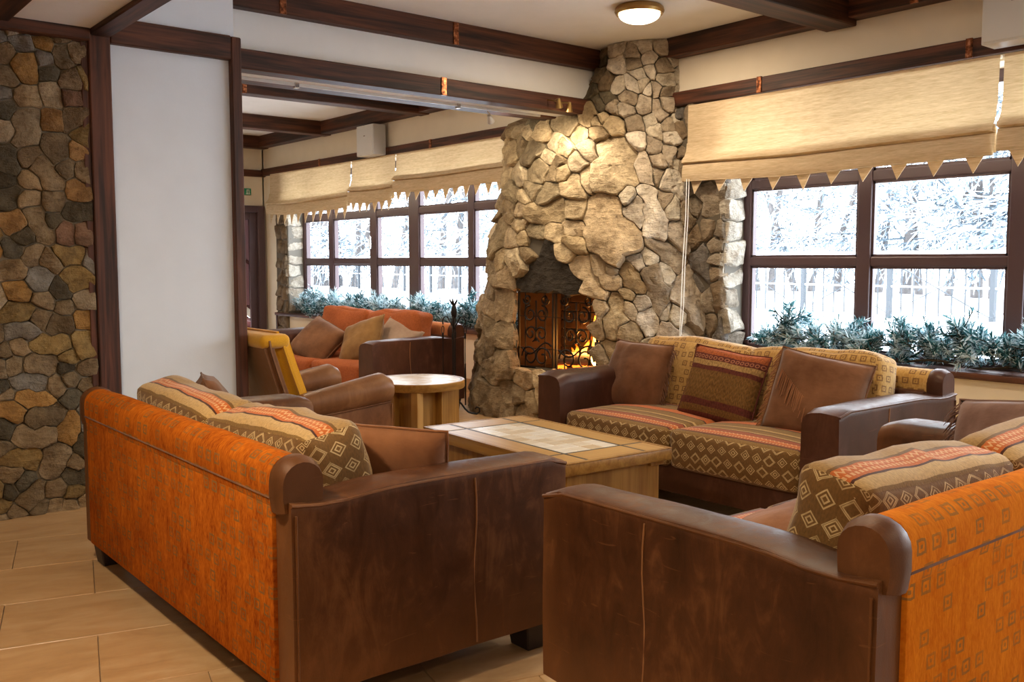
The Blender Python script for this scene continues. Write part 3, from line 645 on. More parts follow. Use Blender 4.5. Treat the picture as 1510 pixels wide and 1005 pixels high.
FS = '-1.4,2.41;-1.21,2.43 -1.21,2.34;-1.38,2.21 -1.27,2.21;-1.12,2.25;-1.05,2.43 -0.96,2.4;-0.89,2.32;-0.79,2.49 -0.81,2.41;-1.05,2.2;-0.94,2.09;-1.18,2.15;-1.24,2.07 -1.33,1.99;-1.1,2.09 -1.16,2.02;-1.07,2.02;-1.2,1.87 -1.25,1.83;-1.02,1.88 -0.98,1.93;-1.53,2;-1.36,1.9;-1.6,1.87;-1.47,1.82;-0.84,2.17;-0.89,1.96;-0.75,2.39;-0.76,2.29;-0.7,2.41;-0.61,2.49;-0.64,2.35;-0.51,2.47;-0.37,2.48 -0.36,2.53;-0.46,2.35;-0.23,2.43 -0.25,2.47;-0.33,2.37;-0.3,2.3;-0.16,2.33;-0.15,2.25;-0.54,2.65;-0.63,2.7;-0.43,2.64;-0.36,2.65;-0.36,2.72;-0.53,2.82;-0.73,2.88;-0.39,2.88;-0.39,2.82;-0.28,2.84;-0.19,2.77;-0.19,2.68;-0.28,2.74;-0.26,2.6;-0.19,2.58;-0.32,2.6;-0.8,2.64;-0.74,2.78;-0.73,2.95;-0.54,2.92;-0.32,2.92;-0.47,2.55;-0.64,2.55;-0.7,2.52;-0.18,2.51;-0.72,2.17 -0.72,2.04 -0.69,1.9 -0.56,2.13 -0.56,1.94 -0.79,1.95 -0.63,2.15 -0.64,2.03;-0.46,2.22;-0.33,2.19;-0.44,2.05 -0.43,1.96;-0.31,2.05;-0.32,1.97;-0.18,2.13;-0.25,1.93 -0.1,1.87 -0.16,1.91;-0.09,2.07;-0.47,1.83 -0.41,1.75 -0.39,1.63 -0.41,1.57 -0.4,1.51 -0.44,1.69;-0.54,1.76 -0.56,1.65;-0.58,1.8;-0.29,1.75;-0.24,1.71;-0.07,1.68;-0.82,1.67 -0.87,1.52 -0.78,1.4 -0.71,1.55 -0.62,1.42 -0.74,1.72 -0.68,1.49 -0.63,1.56 -0.81,1.59 -0.87,1.65 -0.84,1.46 -0.77,1.31;-1.7,1.73;-1.85,1.57 -1.94,1.43;-1.52,1.59;-1.51,1.74;-1.36,1.68 -1.24,1.69 -1.15,1.71;-1.39,1.55;-1.21,1.54;-1.02,1.7;-1.04,1.56;-1.05,1.44;-1.47,1.37 -1.41,1.43;-1.63,1.47;-1.5,1.5;-1.73,1.17 -1.79,1.14;-1.63,1.35 -1.58,1.26;-1.87,1.31;-1.99,1.17;#-1.28,1.37 -1.39,1.24 -1.25,1.24 -1.17,1.21 -1.45,1.15 -1.33,1.15 -1.18,1.12 -1.52,1.15 -1.11,1.12;-1.13,1.37;-1.03,1.26 -0.99,1.23 -0.94,1.13 -0.9,1.06 -0.98,1.07;-0.87,1.25 -0.83,1.15 -0.77,1.15;-0.8,1.25;-0.66,1.22 -0.61,1.12 -0.66,1.14;-0.46,1.21 -0.46,1.09 -0.47,1.04 -0.44,0.95 -0.51,1.18;-0.58,1.3;-0.49,1.33;-0.42,1.41 -0.33,1.36 -0.23,1.3;-0.22,1.51 -0.14,1.45;-0.35,1.21;-0.24,1.12 -0.14,1.04 -0.08,0.92 -0.15,0.83 -0.15,1.17 -0.27,1.03;-0.34,0.9;-0.56,0.87;-0.79,1 -0.81,0.89 -0.86,0.79;-0.92,0.97 -0.96,0.79;-0.7,1.06;-0.7,0.96;-0.61,1;-0.75,0.76;-0.9,0.65;-0.98,0.61;-0.42,0.79;-0.41,0.92;-0.22,0.75;-0.04,0.73;-2.05,1.03;-2.07,0.93;-1.82,0.92 -1.81,1;-2.09,0.75;-1.82,0.68;-2.08,0.58;-2.34,0.53;-1.83,0.49 -1.83,0.42;-2.01,0.39;-2.35,0.3;-2.06,0.16 -2.14,0.06 -1.96,0.14;-1.8,0.22 -1.81,0.11;-1.61,0.35;-1.66,0.21;-1.63,0.11;-1.56,0.2;-1.45,0.37;-1.47,0.21;-1.31,0.37;-1.17,0.39;-1.07,0.4;!-1.55,0.98 -1.38,0.98 -1.24,0.99 -1.1,0.99 -1.02,1 -1.57,0.84 -1.4,0.85 -1.25,0.86 -1.12,0.86 -1.03,0.87 -1.59,0.68 -1.42,0.69 -1.28,0.7 -1.14,0.71 -1.06,0.71 -1.6,0.52 -1.44,0.53 -1.29,0.54 -1.16,0.54 -1.07,0.55'
kinds = []; ft = []
for t in FS.split(';'):
    k = 0
    if t[0] in '!#': k = '!#'.index(t[0])+1; t = t[1:]
    kinds.append(k); ft.append([tuple(map(float, q.split(','))) for q in t.split()])
fin = lambda p: -PI*fR(p[1])*1.01 < p[0] < .02 and not (2.46 < p[1] < 2.62 and p[0] < -1.9)
fx = fill_sites(ft, fin, (-3.4, .02, -.02, 2.99), lambda p: .20 if p[1] < 2.3 else .11, random.Random(9))
nt0 = len(ft); ft += fx; kinds += [0]*len(fx)
polys = cells(ft, (-3.5, .1, -.08, 3.02), .9)
void = polys[kinds.index(1)]
def inpoly(x, y, P):
    r = False
    for (x0, y0), (x1, y1) in zip(P, P[1:]+P[:1]):
        if (y0 > y) != (y1 > y) and x < (x1-x0)*(y-y0)/(y1-y0) + x0: r = not r
    return r
core = bmesh.new(); NU, NZ = 96, 90; gv = {}
for j in range(NZ+1):
    z = CE*j/NZ
    for i in range(NU+1):
        u = (i/NU*1.02 - 1.01)*PI*fR(z); gv[i, j] = (core.verts.new(fmap(u, z, -.014)), u, z)
for j in range(NZ):
    for i in range(NU):
        q = [gv[i, j], gv[i+1, j], gv[i+1, j+1], gv[i, j+1]]; cu = sum(t[1] for t in q)/4; cz = sum(t[2] for t in q)/4
        if inpoly(cu, cz, void): continue
        core.faces.new([t[0] for t in q])
bmesh.ops.delete(core, geom=[v for v in core.verts if not v.link_faces], context='VERTS')
fobj('mortar_core', core, 'mortar', 60)
FP = [(.42, .335, .215), (.36, .28, .17), (.46, .38, .26), (.27, .205, .125), (.38, .30, .20), (.22, .175, .11), (.33, .27, .19)]
rnd = random.Random(21)
for i, poly in enumerate(polys):
    k = kinds[i]
    if k == 1 or len(poly) < 3 or abs(parea(poly)) < .002: continue
    cu = sum(q[0] for q in poly)/len(poly); cz = sum(q[1] for q in poly)/len(poly)
    if i >= nt0 and not fin(ft[i][0]): continue
    big = math.sqrt(abs(parea(poly)))
    Hh = rnd.uniform(.022, .058)*(1.15 if big > .28 else 1.0)
    if cz > 2.5: Hh *= .55
    if k == 2: Hh = .004
    bm = stone_bm(poly, fmap, Hh, rnd, gap=.002, step=.038, jit=.009, rough=.030 if big > .14 else .014)
    o = fobj('lintel_stone' if k == 2 else 'stone', bm, 'stone', 27)
    c = rnd.choice(FP); s = rnd.uniform(.8, 1.08)
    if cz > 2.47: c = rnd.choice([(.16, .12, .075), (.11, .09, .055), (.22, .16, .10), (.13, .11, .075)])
    if cu > -.62: c = rnd.choice([(.46, .42, .35), (.38, .33, .27), (.52, .48, .42), (.30, .25, .19)])  # right flank stones paler: window light painted into their colour
    if k == 2: c = (.030, .024, .018); o['label'] = 'soot-blackened lintel stone over the hearth'
    if cz < 1.2 and cu < -1.6: c = rnd.choice([(.26, .205, .135), (.23, .175, .11), (.29, .22, .14)])
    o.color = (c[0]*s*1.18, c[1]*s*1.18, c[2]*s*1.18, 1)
# firebox: floor, back and two cheeks of firebrick
Lc = Vector((5.00, 6.10, 0)); Rc = Vector((5.10, 5.235, 0)); dx = (Rc-Lc).normalized(); nn = Vector((-dx.y, dx.x, 0))
if nn.x < 0: nn = -nn
BZ, TZ = .43, 1.30
def fw(s, d, z): return Lc + dx*s + nn*d + Vector((0, 0, z))
LW = (Rc-Lc).length; fb = bmesh.new()
def quad(bm, *ps): bm.faces.new([bm.verts.new(p) for p in ps])
A, Bq = fw(-.02, .04, BZ), fw(LW+.02, .04, BZ); Cq, D = fw(LW-.10, .48, BZ), fw(.10, .48, BZ); up = Vector((0, 0, TZ-BZ))
quad(fb, A, Bq, Cq, D); quad(fb, A, D, D+up, A+up); quad(fb, Bq, Bq+up, Cq+up, Cq); quad(fb, A+up, D+up, Cq+up, Bq+up)
fobj('firebox', fb, 'firebrick')
for row in range(9):           # back wall of the firebox laid in bricks
    z0 = BZ + .012 + row*.075
    for k in range(4):
        s0 = .10 + (k - .5*(row % 2))*.21; s1 = s0 + .20; s0 = max(s0, .10); s1 = min(s1, LW-.10)
        if s1 - s0 < .04: continue
        bm = bmesh.new(); vs = [bm.verts.new(fw(s, d, z)) for s in (s0, s1) for d in (.452, .478) for z in (z0, z0+.067)]
        for f in ((0, 1, 3, 2), (4, 6, 7, 5), (0, 4, 5, 1), (2, 3, 7, 6), (0, 2, 6, 4), (1, 5, 7, 3)): bm.faces.new([vs[q] for q in f])
        fobj('brick', bev(bm, .004), 'firebrick')
# hearth slab at the mouth
hs = bmesh.new(); prism(hs, [tuple(fw(s, d, 0)[:2]) for s, d in ((-.02, -.03), (LW+.02, -.03), (LW+.02, .06), (-.02, .06))], BZ-.05, BZ+.004); fobj('hearth_slab', bev(hs, .006), 'stone').color = (.2, .16, .1, 1)
# logs and flames
def log(a, b, r, name='firewood_log', label=''):
    n = 7; pts = [a.lerp(b, t/n) + Vector((rnd.uniform(-.006, .006), rnd.uniform(-.006, .006), rnd.uniform(-.006, .006))) for t in range(n+1)]
    return tag(obj(name, tube(bmesh.new(), pts, [r*rnd.uniform(.9, 1.1) for _ in pts], 9), 'bark', None, 50), label, 'log', 'logs burning in the hearth')
for a, b, r, lb in (((.30, .18), (.78, .30), .045, 'charred log at the front of the burning hearth fire'), ((.34, .34), (.80, .20), .042, 'charred log at the back of the burning hearth fire'), ((.42, .24), (.70, .38), .04, 'charred log crossing on top of the burning hearth fire')):
    log(fw(*a, BZ+.05+r*.4), fw(*b, BZ+.06+r*.8), r, 'firewood_log', lb)
fire = empty('fire', (0, 0, 0), 0, 'bright orange fire burning at the right side of the stone hearth', 'fire')
eb = bmesh.new()
for _ in range(60):
    q = fw(rnd.uniform(.25, .82), rnd.uniform(.14, .40), BZ+rnd.uniform(.005, .03)); r = rnd.uniform(.01, .024)
    bmesh.ops.create_icosphere(eb, subdivisions=1, radius=r, matrix=Matrix.Translation(q))
tag(obj('embers', eb, 'ember', fire), kind='stuff')
def flame(q, h, r, lean, tw):
    bm = bmesh.new(); n = 14; rings = []
    for i in range(n+1):
        t = i/n; rr = r*(math.sin(min(1, t*1.9+.18)*PI*.5)*(1-t)**.8) + .001
        c = q + Vector((0, 0, h*t)) + dx*(lean*t*t + .018*math.sin(t*6+tw)) + nn*(.015*math.sin(t*5+tw*2))
        rings.append([bm.verts.new(c + dx*rr*math.cos(2*PI*k/8+t*tw) + nn*rr*.45*math.sin(2*PI*k/8+t*tw)) for k in range(8)])
    for a, b in zip(rings, rings[1:]):
        for k in range(8): bm.faces.new((a[k], a[(k+1) % 8], b[(k+1) % 8], b[k]))
    return obj('flame', bm, 'flame', fire, 180)
for s, d, h, r, l, tw in ((.66, .26, .60, .060, .05, 1.0), (.74, .22, .66, .055, .0, 2.2), (.79, .18, .52, .045, -.02, 3.3), (.60, .30, .30, .05, -.03, 3.1), (.78, .30, .34, .05, .02, .3), (.52, .28, .22, .045, .03, 1.7), (.44, .26, .16, .04, -.02, 2.7), (.70, .18, .22, .05, .03, 4.0), (.36, .30, .12, .04, 0, 5.0), (.80, .20, .24, .04, -.01, 5.6)):
    flame(fw(s, d, BZ+.05), h, r, l, tw)
pl = bpy.data.lights.new('fire_light', 'POINT'); pl.energy = 12; pl.color = (1, .36, .07); pl.shadow_soft_size = .09
po = bpy.data.objects.new('fire_light', pl); COL.objects.link(po); po.location = fw(.56, .26, BZ+.20)
# wrought iron screen
sc = empty('fireplace_screen', fw(LW/2, .02, BZ), 0, 'black wrought iron fireplace screen with scrollwork in front of the fire', 'fire screen'); SI = Matrix.Translation(-Vector(sc.location))
def sobj(name, bm):
    bmesh.ops.transform(bm, matrix=SI, verts=bm.verts); return obj(name, bm, 'iron', sc, 50)
ZS0, ZS1 = BZ+.012, 1.06
def sbar(pts, r, name, n=6): return sobj(name, tube(bmesh.new(), [fw(s, .02, z) for s, z in pts], r, n))
SM = LW*.47
fr = bmesh.new()
for q in ([(.02, ZS0), (.02, ZS1)], [(LW-.02, ZS0), (LW-.02, ZS1)], [(SM-.012, ZS0), (SM-.012, ZS1)], [(SM+.022, ZS0), (SM+.022, ZS1)], [(.02, ZS0), (LW-.02, ZS0)], [(.02, ZS1), (LW-.02, ZS1)]): tube(fr, [fw(s, .02, z) for s, z in q], .011, 4)
sobj('screen_frame', fr)
for s in (.09, SM-.10, SM+.11, LW-.09): sbar([(s, ZS0), (s, ZS1)], .006, 'upright_bar')
for z in (.60, .86): sbar([(.02, z), (LW-.02, z)], .003, 'cross_bar', 4)
def spiral(cx, cz, r0, r1, a0, turns, fl=1, n=26):
    return [(cx + fl*(r0+(r1-r0)*t/n)*math.cos(a0+turns*2*PI*t/n), cz + (r0+(r1-r0)*t/n)*math.sin(a0+turns*2*PI*t/n)) for t in range(n+1)]
def scroll(*pts_lists):
    for pl_ in pts_lists: sbar(pl_, .0075, 'scroll', 5)
for L0, L1 in ((.03, SM-.02), (SM+.03, LW-.03)):
    m_ = (L0+L1)/2; w_ = (L1-L0)
    scroll(spiral(L0+.11, .53, .09, .022, PI, -1.3), spiral(L1-.11, .53, .09, .022, PI, -1.3, -1), spiral(m_-.06, .72, .07, .018, -PI*.4, 1.4), spiral(m_+.06, .72, .07, .018, -PI*.4, 1.4, -1),
           spiral(m_-.065, .88, .07, .018, PI*.5, -1.3, -1), spiral(m_+.065, .88, .07, .018, PI*.5, -1.3), spiral(L0+.08, 1.0, .045, .012, PI, 1.3), spiral(L1-.08, 1.0, .045, .012, PI, 1.3, -1),
           [(L0+.02+w_*t/12, .60 - .05*math.sin(t/12*PI*2)) for t in range(12)], [(m_, .66+.03*t) for t in range(12)])
# ------------------------------------------------------------------ fire tools
ts = empty('fire_tool_stand', (4.655, 6.50, 0), 0, 'black wrought iron fire tool stand with tulip finial beside the stone hearth', 'fire tools')
tb = bmesh.new(); tube(tb, [(0, 0, .10), (0, 0, .84)], .0055, 6); obj('stem', tb, 'iron', ts, 50)
for k in range(4):
    a = -.75 + k*PI/2; c, s = math.cos(a), math.sin(a)
    pts = [(0, .16)] + [(.03+.12*t, .16-.13*math.sin(t*PI/2)) for t in (.25, .5, .75, 1)] + [(.19, .025), (.215, .045), (.212, .075), (.19, .085), (.178, .068)]
    obj('scroll_foot', tube(bmesh.new(), [(r*c, r*s, z) for r, z in pts], .008, 6), 'iron', ts, 50)
    hp = [(0, .74), (.03, .80), (.055, .845), (.08, .845), (.098, .81), (.092, .78)]
    obj('hook', tube(bmesh.new(), [(r*c, r*s, z) for r, z in hp], .006, 6), 'iron', ts, 50)
fi = bmesh.new(); lathe(fi, [(0, .83), (.018, .84), (.026, .88), (.018, .93), (.010, .95), (0, .952)], 8)
for k in range(5):
    a = 2*PI*k/5; c, s = math.cos(a), math.sin(a); tube(fi, [(.006*c, .006*s, .94), (.02*c, .02*s, .965), (.034*c, .034*s, .985), (.030*c, .030*s, 1.0)], [.008, .010, .007, .001], 5)
obj('finial', fi, 'iron', ts, 60)
def tool(name, label, a, head):
    x, y = 4.655 + .094*math.cos(a), 6.50 + .094*math.sin(a)
    t = empty(name, (x, y, 0), a, label, 'fire tool', None)
    obj('shaft', tube(bmesh.new(), [(0, 0, .16), (0, 0, .70)], .004, 6), 'iron', t, 50)
    gr = tube(bmesh.new(), [(.010*math.cos(q*PI/5), 0, .735+.035*math.sin(q*PI/5)) for q in range(10)], .004, 5, closed=True); tube(gr, [(0, 0, .66), (0, 0, .71)], .009, 6); obj('grip', gr, 'iron', t, 50)
    obj('tool_head', head, 'iron', t, 40)
h = tube(bmesh.new(), [(0, 0, .20), (0, 0, .12), (.02, 0, .09)], [.006, .006, .002], 5); tube(h, [(0, 0, .14), (-.03, 0, .15), (-.035, 0, .175)], [.005, .004, .002], 5); tool('fire_poker', 'black iron poker hanging on the fire tool stand, side towards the sofa', -.75+PI, h)
h = rb(-.006, .006, -.045, .045, .08, .19, .005, 1); tool('ash_shovel', 'black iron ash shovel hanging on the fire tool stand, front side', -.75+PI*1.5, h)
h = rb(-.016, .016, -.022, .022, .08, .18, .008, 1); tool('hearth_brush', 'black hearth brush hanging on the fire tool stand, rear side', -.75+PI*.5, h)
h = tube(bmesh.new(), [(0, .012, .45), (0, .032, .30), (0, .010, .10)], .005, 5); tube(h, [(0, -.012, .45), (0, -.032, .30), (0, -.010, .10)], .005, 5); tool('fire_tongs', 'long black fire tongs hanging on the fire tool stand nearest the hearth', -.75, h)
# ------------------------------------------------------------------ soft furniture
def soft_box(w, d, h, r, crown=.03, n=9, uvf=None, puff=.0, seed=0, wrinkle=.006):
    """rounded, crowned cushion block centred on the origin; w along x, d along y, h along z"""
    bm = bmesh.new(); bmesh.ops.create_cube(bm, size=2)
    bmesh.ops.subdivide_edges(bm, edges=bm.edges[:], cuts=n, use_grid_fill=True)
    uvl = bm.loops.layers.uv.new('UVMap'); H = Vector((w/2, d/2, h/2)); ox = Vector((seed*7.1, seed*3.3, 0))
    warp = lambda t: math.copysign(1-(1-abs(t))**1.6, t)
    base = {}
    for v in bm.verts:
        p = Vector([warp(c)*H[i] for i, c in enumerate(v.co)]); base[v] = p
    for f in bm.faces:
        c = sum((v.co for v in f.verts), Vector())/len(f.verts); a = max(range(3), key=lambda i: abs(c[i])); s = 1 if c[a] > 0 else -1
        for l in f.loops:
            l[uvl].uv = uvf(base[l.vert], a, s, H) if uvf else (base[l.vert].x + base[l.vert].y, base[l.vert].z)
    for v in bm.verts:
        p = base[v]; q = Vector([max(-H[i]+r, min(H[i]-r, p[i])) for i in range(3)]); dlt = p - q
        if dlt.length > 1e-7: p2 = q + dlt.normalized()*r*min(1, max(abs(dlt[i]) for i in range(3))/r*1.0) if dlt.length < r else q + dlt.normalized()*r
        else: p2 = p.copy()
        X_, Y_, Z_ = p.x/H.x, p.y/H.y, p.z/H.z
        p2.z += Z_*crown*(1-X_*X_)*(1-Y_*Y_) ; p2.y += Y_*puff*(1-X_*X_)*(1-Z_*Z_); p2.x += X_*puff*.5*(1-Y_*Y_)*(1-Z_*Z_)
        nn_ = noise.noise(p*6+ox)*wrinkle + noise.noise(Vector((p.x*24, p.y*9, p.z*9))+ox)*wrinkle*.45
        p2 += p.normalized()*nn_ if p.length > 0 else Vector()
        v.co = p2
    return bm
def uv_seat(p, a, s, H):      # v runs over the top from the back edge and down the front
    if a == 2 and s > 0: return (p.x, p.y + H.y + .81 - 2*H.y)
    if a == 1 and s > 0: return (p.x, .81 + (H.z - p.z))
    if a == 0: return (p.y, .81 + (H.z - p.z))
    return (p.x, p.z + .3)
def uv_back(p, a, s, H):      # v runs over the top and down the rear
    top = .60
    if a == 2 and s > 0: return (p.x, top - (p.y + H.y))
    if a == 1 and s < 0: return (p.x, top + (H.z - p.z))
    if a == 0: return (p.y*1.0, .625 + (H.z - p.z))
    return (p.x, .38 - (H.z - p.z))
def uv_flat(p, a, s, H):
    if a == 2: return (p.x, p.y)
    if a == 1: return (p.x, p.z)
    return (p.y, p.z)
def arm_bm(D, w, hz, s):
    """sofa arm: slab from the back to the front, rounded on its inner top edge, outer edge crisp; s = +1 when the outer side faces +x"""
    bm = bmesh.new(); n = 16; prof = []
    ro, ri = .012, .055
    prof += [(w/2, .10), (w/2+.004, .30), (w/2, hz-ro-.02)]
    prof += [(w/2-ro+ro*math.cos(t), hz-ro+ro*math.sin(t)) for t in (0, PI/4, PI/2)]
    prof += [(0, hz+.006)]
    prof += [(-w/2+ri+ri*math.cos(t), hz-ri+ri*math.sin(t)) for t in (PI/2, PI*.66, PI*.83, PI)]
    prof += [(-w/2-.004, .30), (-w/2, .10)]
    rings = []
    for i in range(n+1):
        t = i/n; y = D*t; drop = -.016*math.exp(-((t-.12)/.12)**2) + .012*math.sin(t*PI)*.4 - (.02*max(0, (t-.93)/.07)**2)
        k = 1 - .06*max(0, (t-.95)/.05)**2 - .06*max(0, (.05-t)/.05)**2
        rings.append([bm.verts.new((x*k*s, y, z + (drop if z > .4 else 0) + noise.noise(Vector((x*9, y*5, z*7)))*.003)) for x, z in prof])
    m_ = len(prof)
    for a, b in zip(rings, rings[1:]):
        for k in range(m_): bm.faces.new((a[k], a[(k+1) % m_], b[(k+1) % m_], b[k]))
    bm.faces.new(rings[0]); bm.faces.new(rings[-1][::-1]); bmesh.ops.recalc_face_normals(bm, faces=bm.faces)
    return bm, w, hz
def foot_bm(x, y):
    bm = bmesh.new(); a, b = .062, .046
    vs = [bm.verts.new((x+sx*a, y+sy*a, .115)) for sx, sy in ((-1, -1), (1, -1), (1, 1), (-1, 1))] + [bm.verts.new((x+sx*b, y+sy*b, 0)) for sx, sy in ((-1, -1), (1, -1), (1, 1), (-1, 1))]
    bm.faces.new(vs[:4]); bm.faces.new(vs[4:][::-1])
    for i in range(4): bm.faces.new((vs[i], vs[4+i], vs[4+(i+1) % 4], vs[(i+1) % 4]))
    return bev(bm, .005)
def sofa(loc, rz, label, cat='sofa', WD=2.0, D=1.0, lea='leather', panel='chenille', seat='kilim_seat', back='kilim_back', roll='chenille', nb=2, hz=.655, backtop=.795, lean=.2, cut=0, group=None):
    t = empty('sofa', loc, rz, label, cat, group); aw = .20; hw = WD/2
    obj('base', rb(-hw+aw-.01, hw-aw+.01, .06, D-.07, .10, .27, .015, 2), lea, t, 40)
    for s in (-1, 1):
        bm, w, h = arm_bm(D, aw, hz, s); bmesh.ops.translate(bm, verts=bm.verts, vec=(s*(hw-aw/2), 0, 0)); a = obj('arm', bm, lea, t, 35)
        e = tube(bmesh.new(), [(s*(hw-.004), D*k/12, hz-.006 - .016*math.exp(-((k/12-.12)/.12)**2) - .02*max(0, (k/12-.93)/.07)**2) for k in range(13)], .006, 6)
        obj('piping', e, lea, a, 60)
        e = tube(bmesh.new(), [(s*(hw+.001), D*.615+.006*math.sin(k), hz-.02-(hz-.13)*k/8) for k in range(9)], .0035, 5); obj('seam', e, 'leather_tan', a, 60)
        e = tube(bmesh.new(), [(s*(hw-.001), .012, hz-.04-(hz-.15)*k/6) for k in range(7)], .004, 5); obj('seam', e, lea, a, 60)
        for y in (.075, D-.09): obj('foot', foot_bm(s*(hw-.085), y), 'foot_dark', t)
    obj('back_frame', rb(-hw+.1, hw-.1, .0, .15, .10, .66, .02, 2), lea, t, 40)
    # fabric panel across the rear, slightly proud
    bm = rb(-hw+.10, hw-.10, -.014, .02, .105, .665, .01, 2); uvl = bm.loops.layers.uv.new('UVMap')
    for f in bm.faces:
        for l in f.loops: l[uvl].uv = (l.vert.co.x, l.vert.co.z)
    obj('rear_panel', bm, panel, t, 40)
    # rolled top
    def rollbm(x0, x1, grow=0., n=14):
        bm = bmesh.new(); uvl = bm.loops.layers.uv.new('UVMap'); prof = []
        for k in range(13):
            a = -PI*.62 + k/12*PI*1.24*1.0
            prof.append((.062 - (.080+grow)*math.cos(a)*1.0, .705 + (.070+grow)*math.sin(a)))
        g_ = .062 + grow; prof = [(.046-g_+.004, .615), (.046-g_-.003, .66)] + [(.046+(g_+.002)*math.cos(a), .705+(.060+grow)*math.sin(a)) for a in [PI - k/10*PI for k in range(11)]] + [(.046+g_, .66), (.046+g_-.004, .60)]
        vl = [0]
        for a, b in zip(prof, prof[1:]): vl.append(vl[-1] + math.dist(a, b))
        cols = []
        for i in range(n+1):
            x = x0 + (x1-x0)*i/n; e = 1.0 if n > 5 else (.86, 1, 1, .86)[i]
            cols.append([bm.verts.new((x, .046+(y-.046)*e, .66+(z-.66)*e + .004*noise.noise(Vector((x*5, y*8, z))))) for y, z in prof])
        for i in range(n):
            for k in range(len(prof)-1):
                f = bm.faces.new((cols[i][k], cols[i][k+1], cols[i+1][k+1], cols[i+1][k]))
                for l, (ii, kk) in zip(f.loops, ((i, k), (i, k+1), (i+1, k+1), (i+1, k))): l[uvl].uv = (x0 + (x1-x0)*ii/n, vl[kk])
        bm.faces.new(cols[0]); bm.faces.new(cols[-1][::-1]); bmesh.ops.recalc_face_normals(bm, faces=bm.faces); return bm
    br = obj('back_roll', rollbm(-hw+.10, hw-.10), roll, t, 50)
    obj('seam', tube(bmesh.new(), [(-hw+.1+(2*hw-.2)*k/8, -.016, .652) for k in range(9)], .0045, 5), 'suede', br, 60)
    for s in (-1, 1):
        x0, x1 = (hw-.115, hw-.022) if s > 0 else (-hw+.022, -hw+.115)
        obj('roll_cap', rollbm(x0, x1, .006, 3), lea, t, 40)
    # loose seat and back cushions
    iw = (2*hw - 2*aw - .02)/nb
    for k in range(nb):
        x = -hw + aw + .01 + iw*(k+.5)
        bm = soft_box(iw-.008, D-.27, .20, .035, .028, 9, uv_seat, .012, k+1); bmesh.ops.translate(bm, verts=bm.verts, vec=(x, .25+(D-.27)/2, .345)); obj('seat_cushion', bm, seat, t, 60)
    for k in range(nb):
        x = -hw + aw + .01 + iw*(k+.5)
        bm = soft_box(iw-.012, .22, .45, .05, .018, 15, uv_back, .035, k+5 + loc[0]*3, .020)
        bmesh.ops.rotate(bm, verts=bm.verts, cent=(0, 0, -.225), matrix=Matrix.Rotation(lean, 3, 'X'))
        bmesh.ops.rotate(bm, verts=bm.verts, cent=(0, 0, 0), matrix=Matrix.Rotation(R_(2.5*(-1)**k), 3, 'Y'))
        bmesh.ops.translate(bm, verts=bm.verts, vec=(x, .335, backtop-.225)); obj('back_cushion', bm, back, t, 60)
    return t
sofa((1.13, 3.33, 0), -PI/2, 'leather and patterned sofa with its orange chenille back towards the stone wall on the left')
sofa((2.77, 1.0, 0), 0, 'leather sofa cut by the right edge, its orange patterned back facing the viewer', D=1.04, panel='chenille_lit', roll='chenille_lit')
s3 = sofa((4.70, 3.26, 0), PI/2, 'brown leather sofa with tan square-print cushions beside the stone fireplace', D=1.04, lea='leather_red', roll='tan_squares', panel='tan_squares', back='tan_squares', lean=.22, backtop=.835)
s4 = sofa((4.86, 7.71, 0), R_(96), 'far dark leather sofa with rust cushions under the left window', WD=1.9, lea='leather_red', panel='rust', seat='rust', back='rust', roll='rust_roll', backtop=.86)
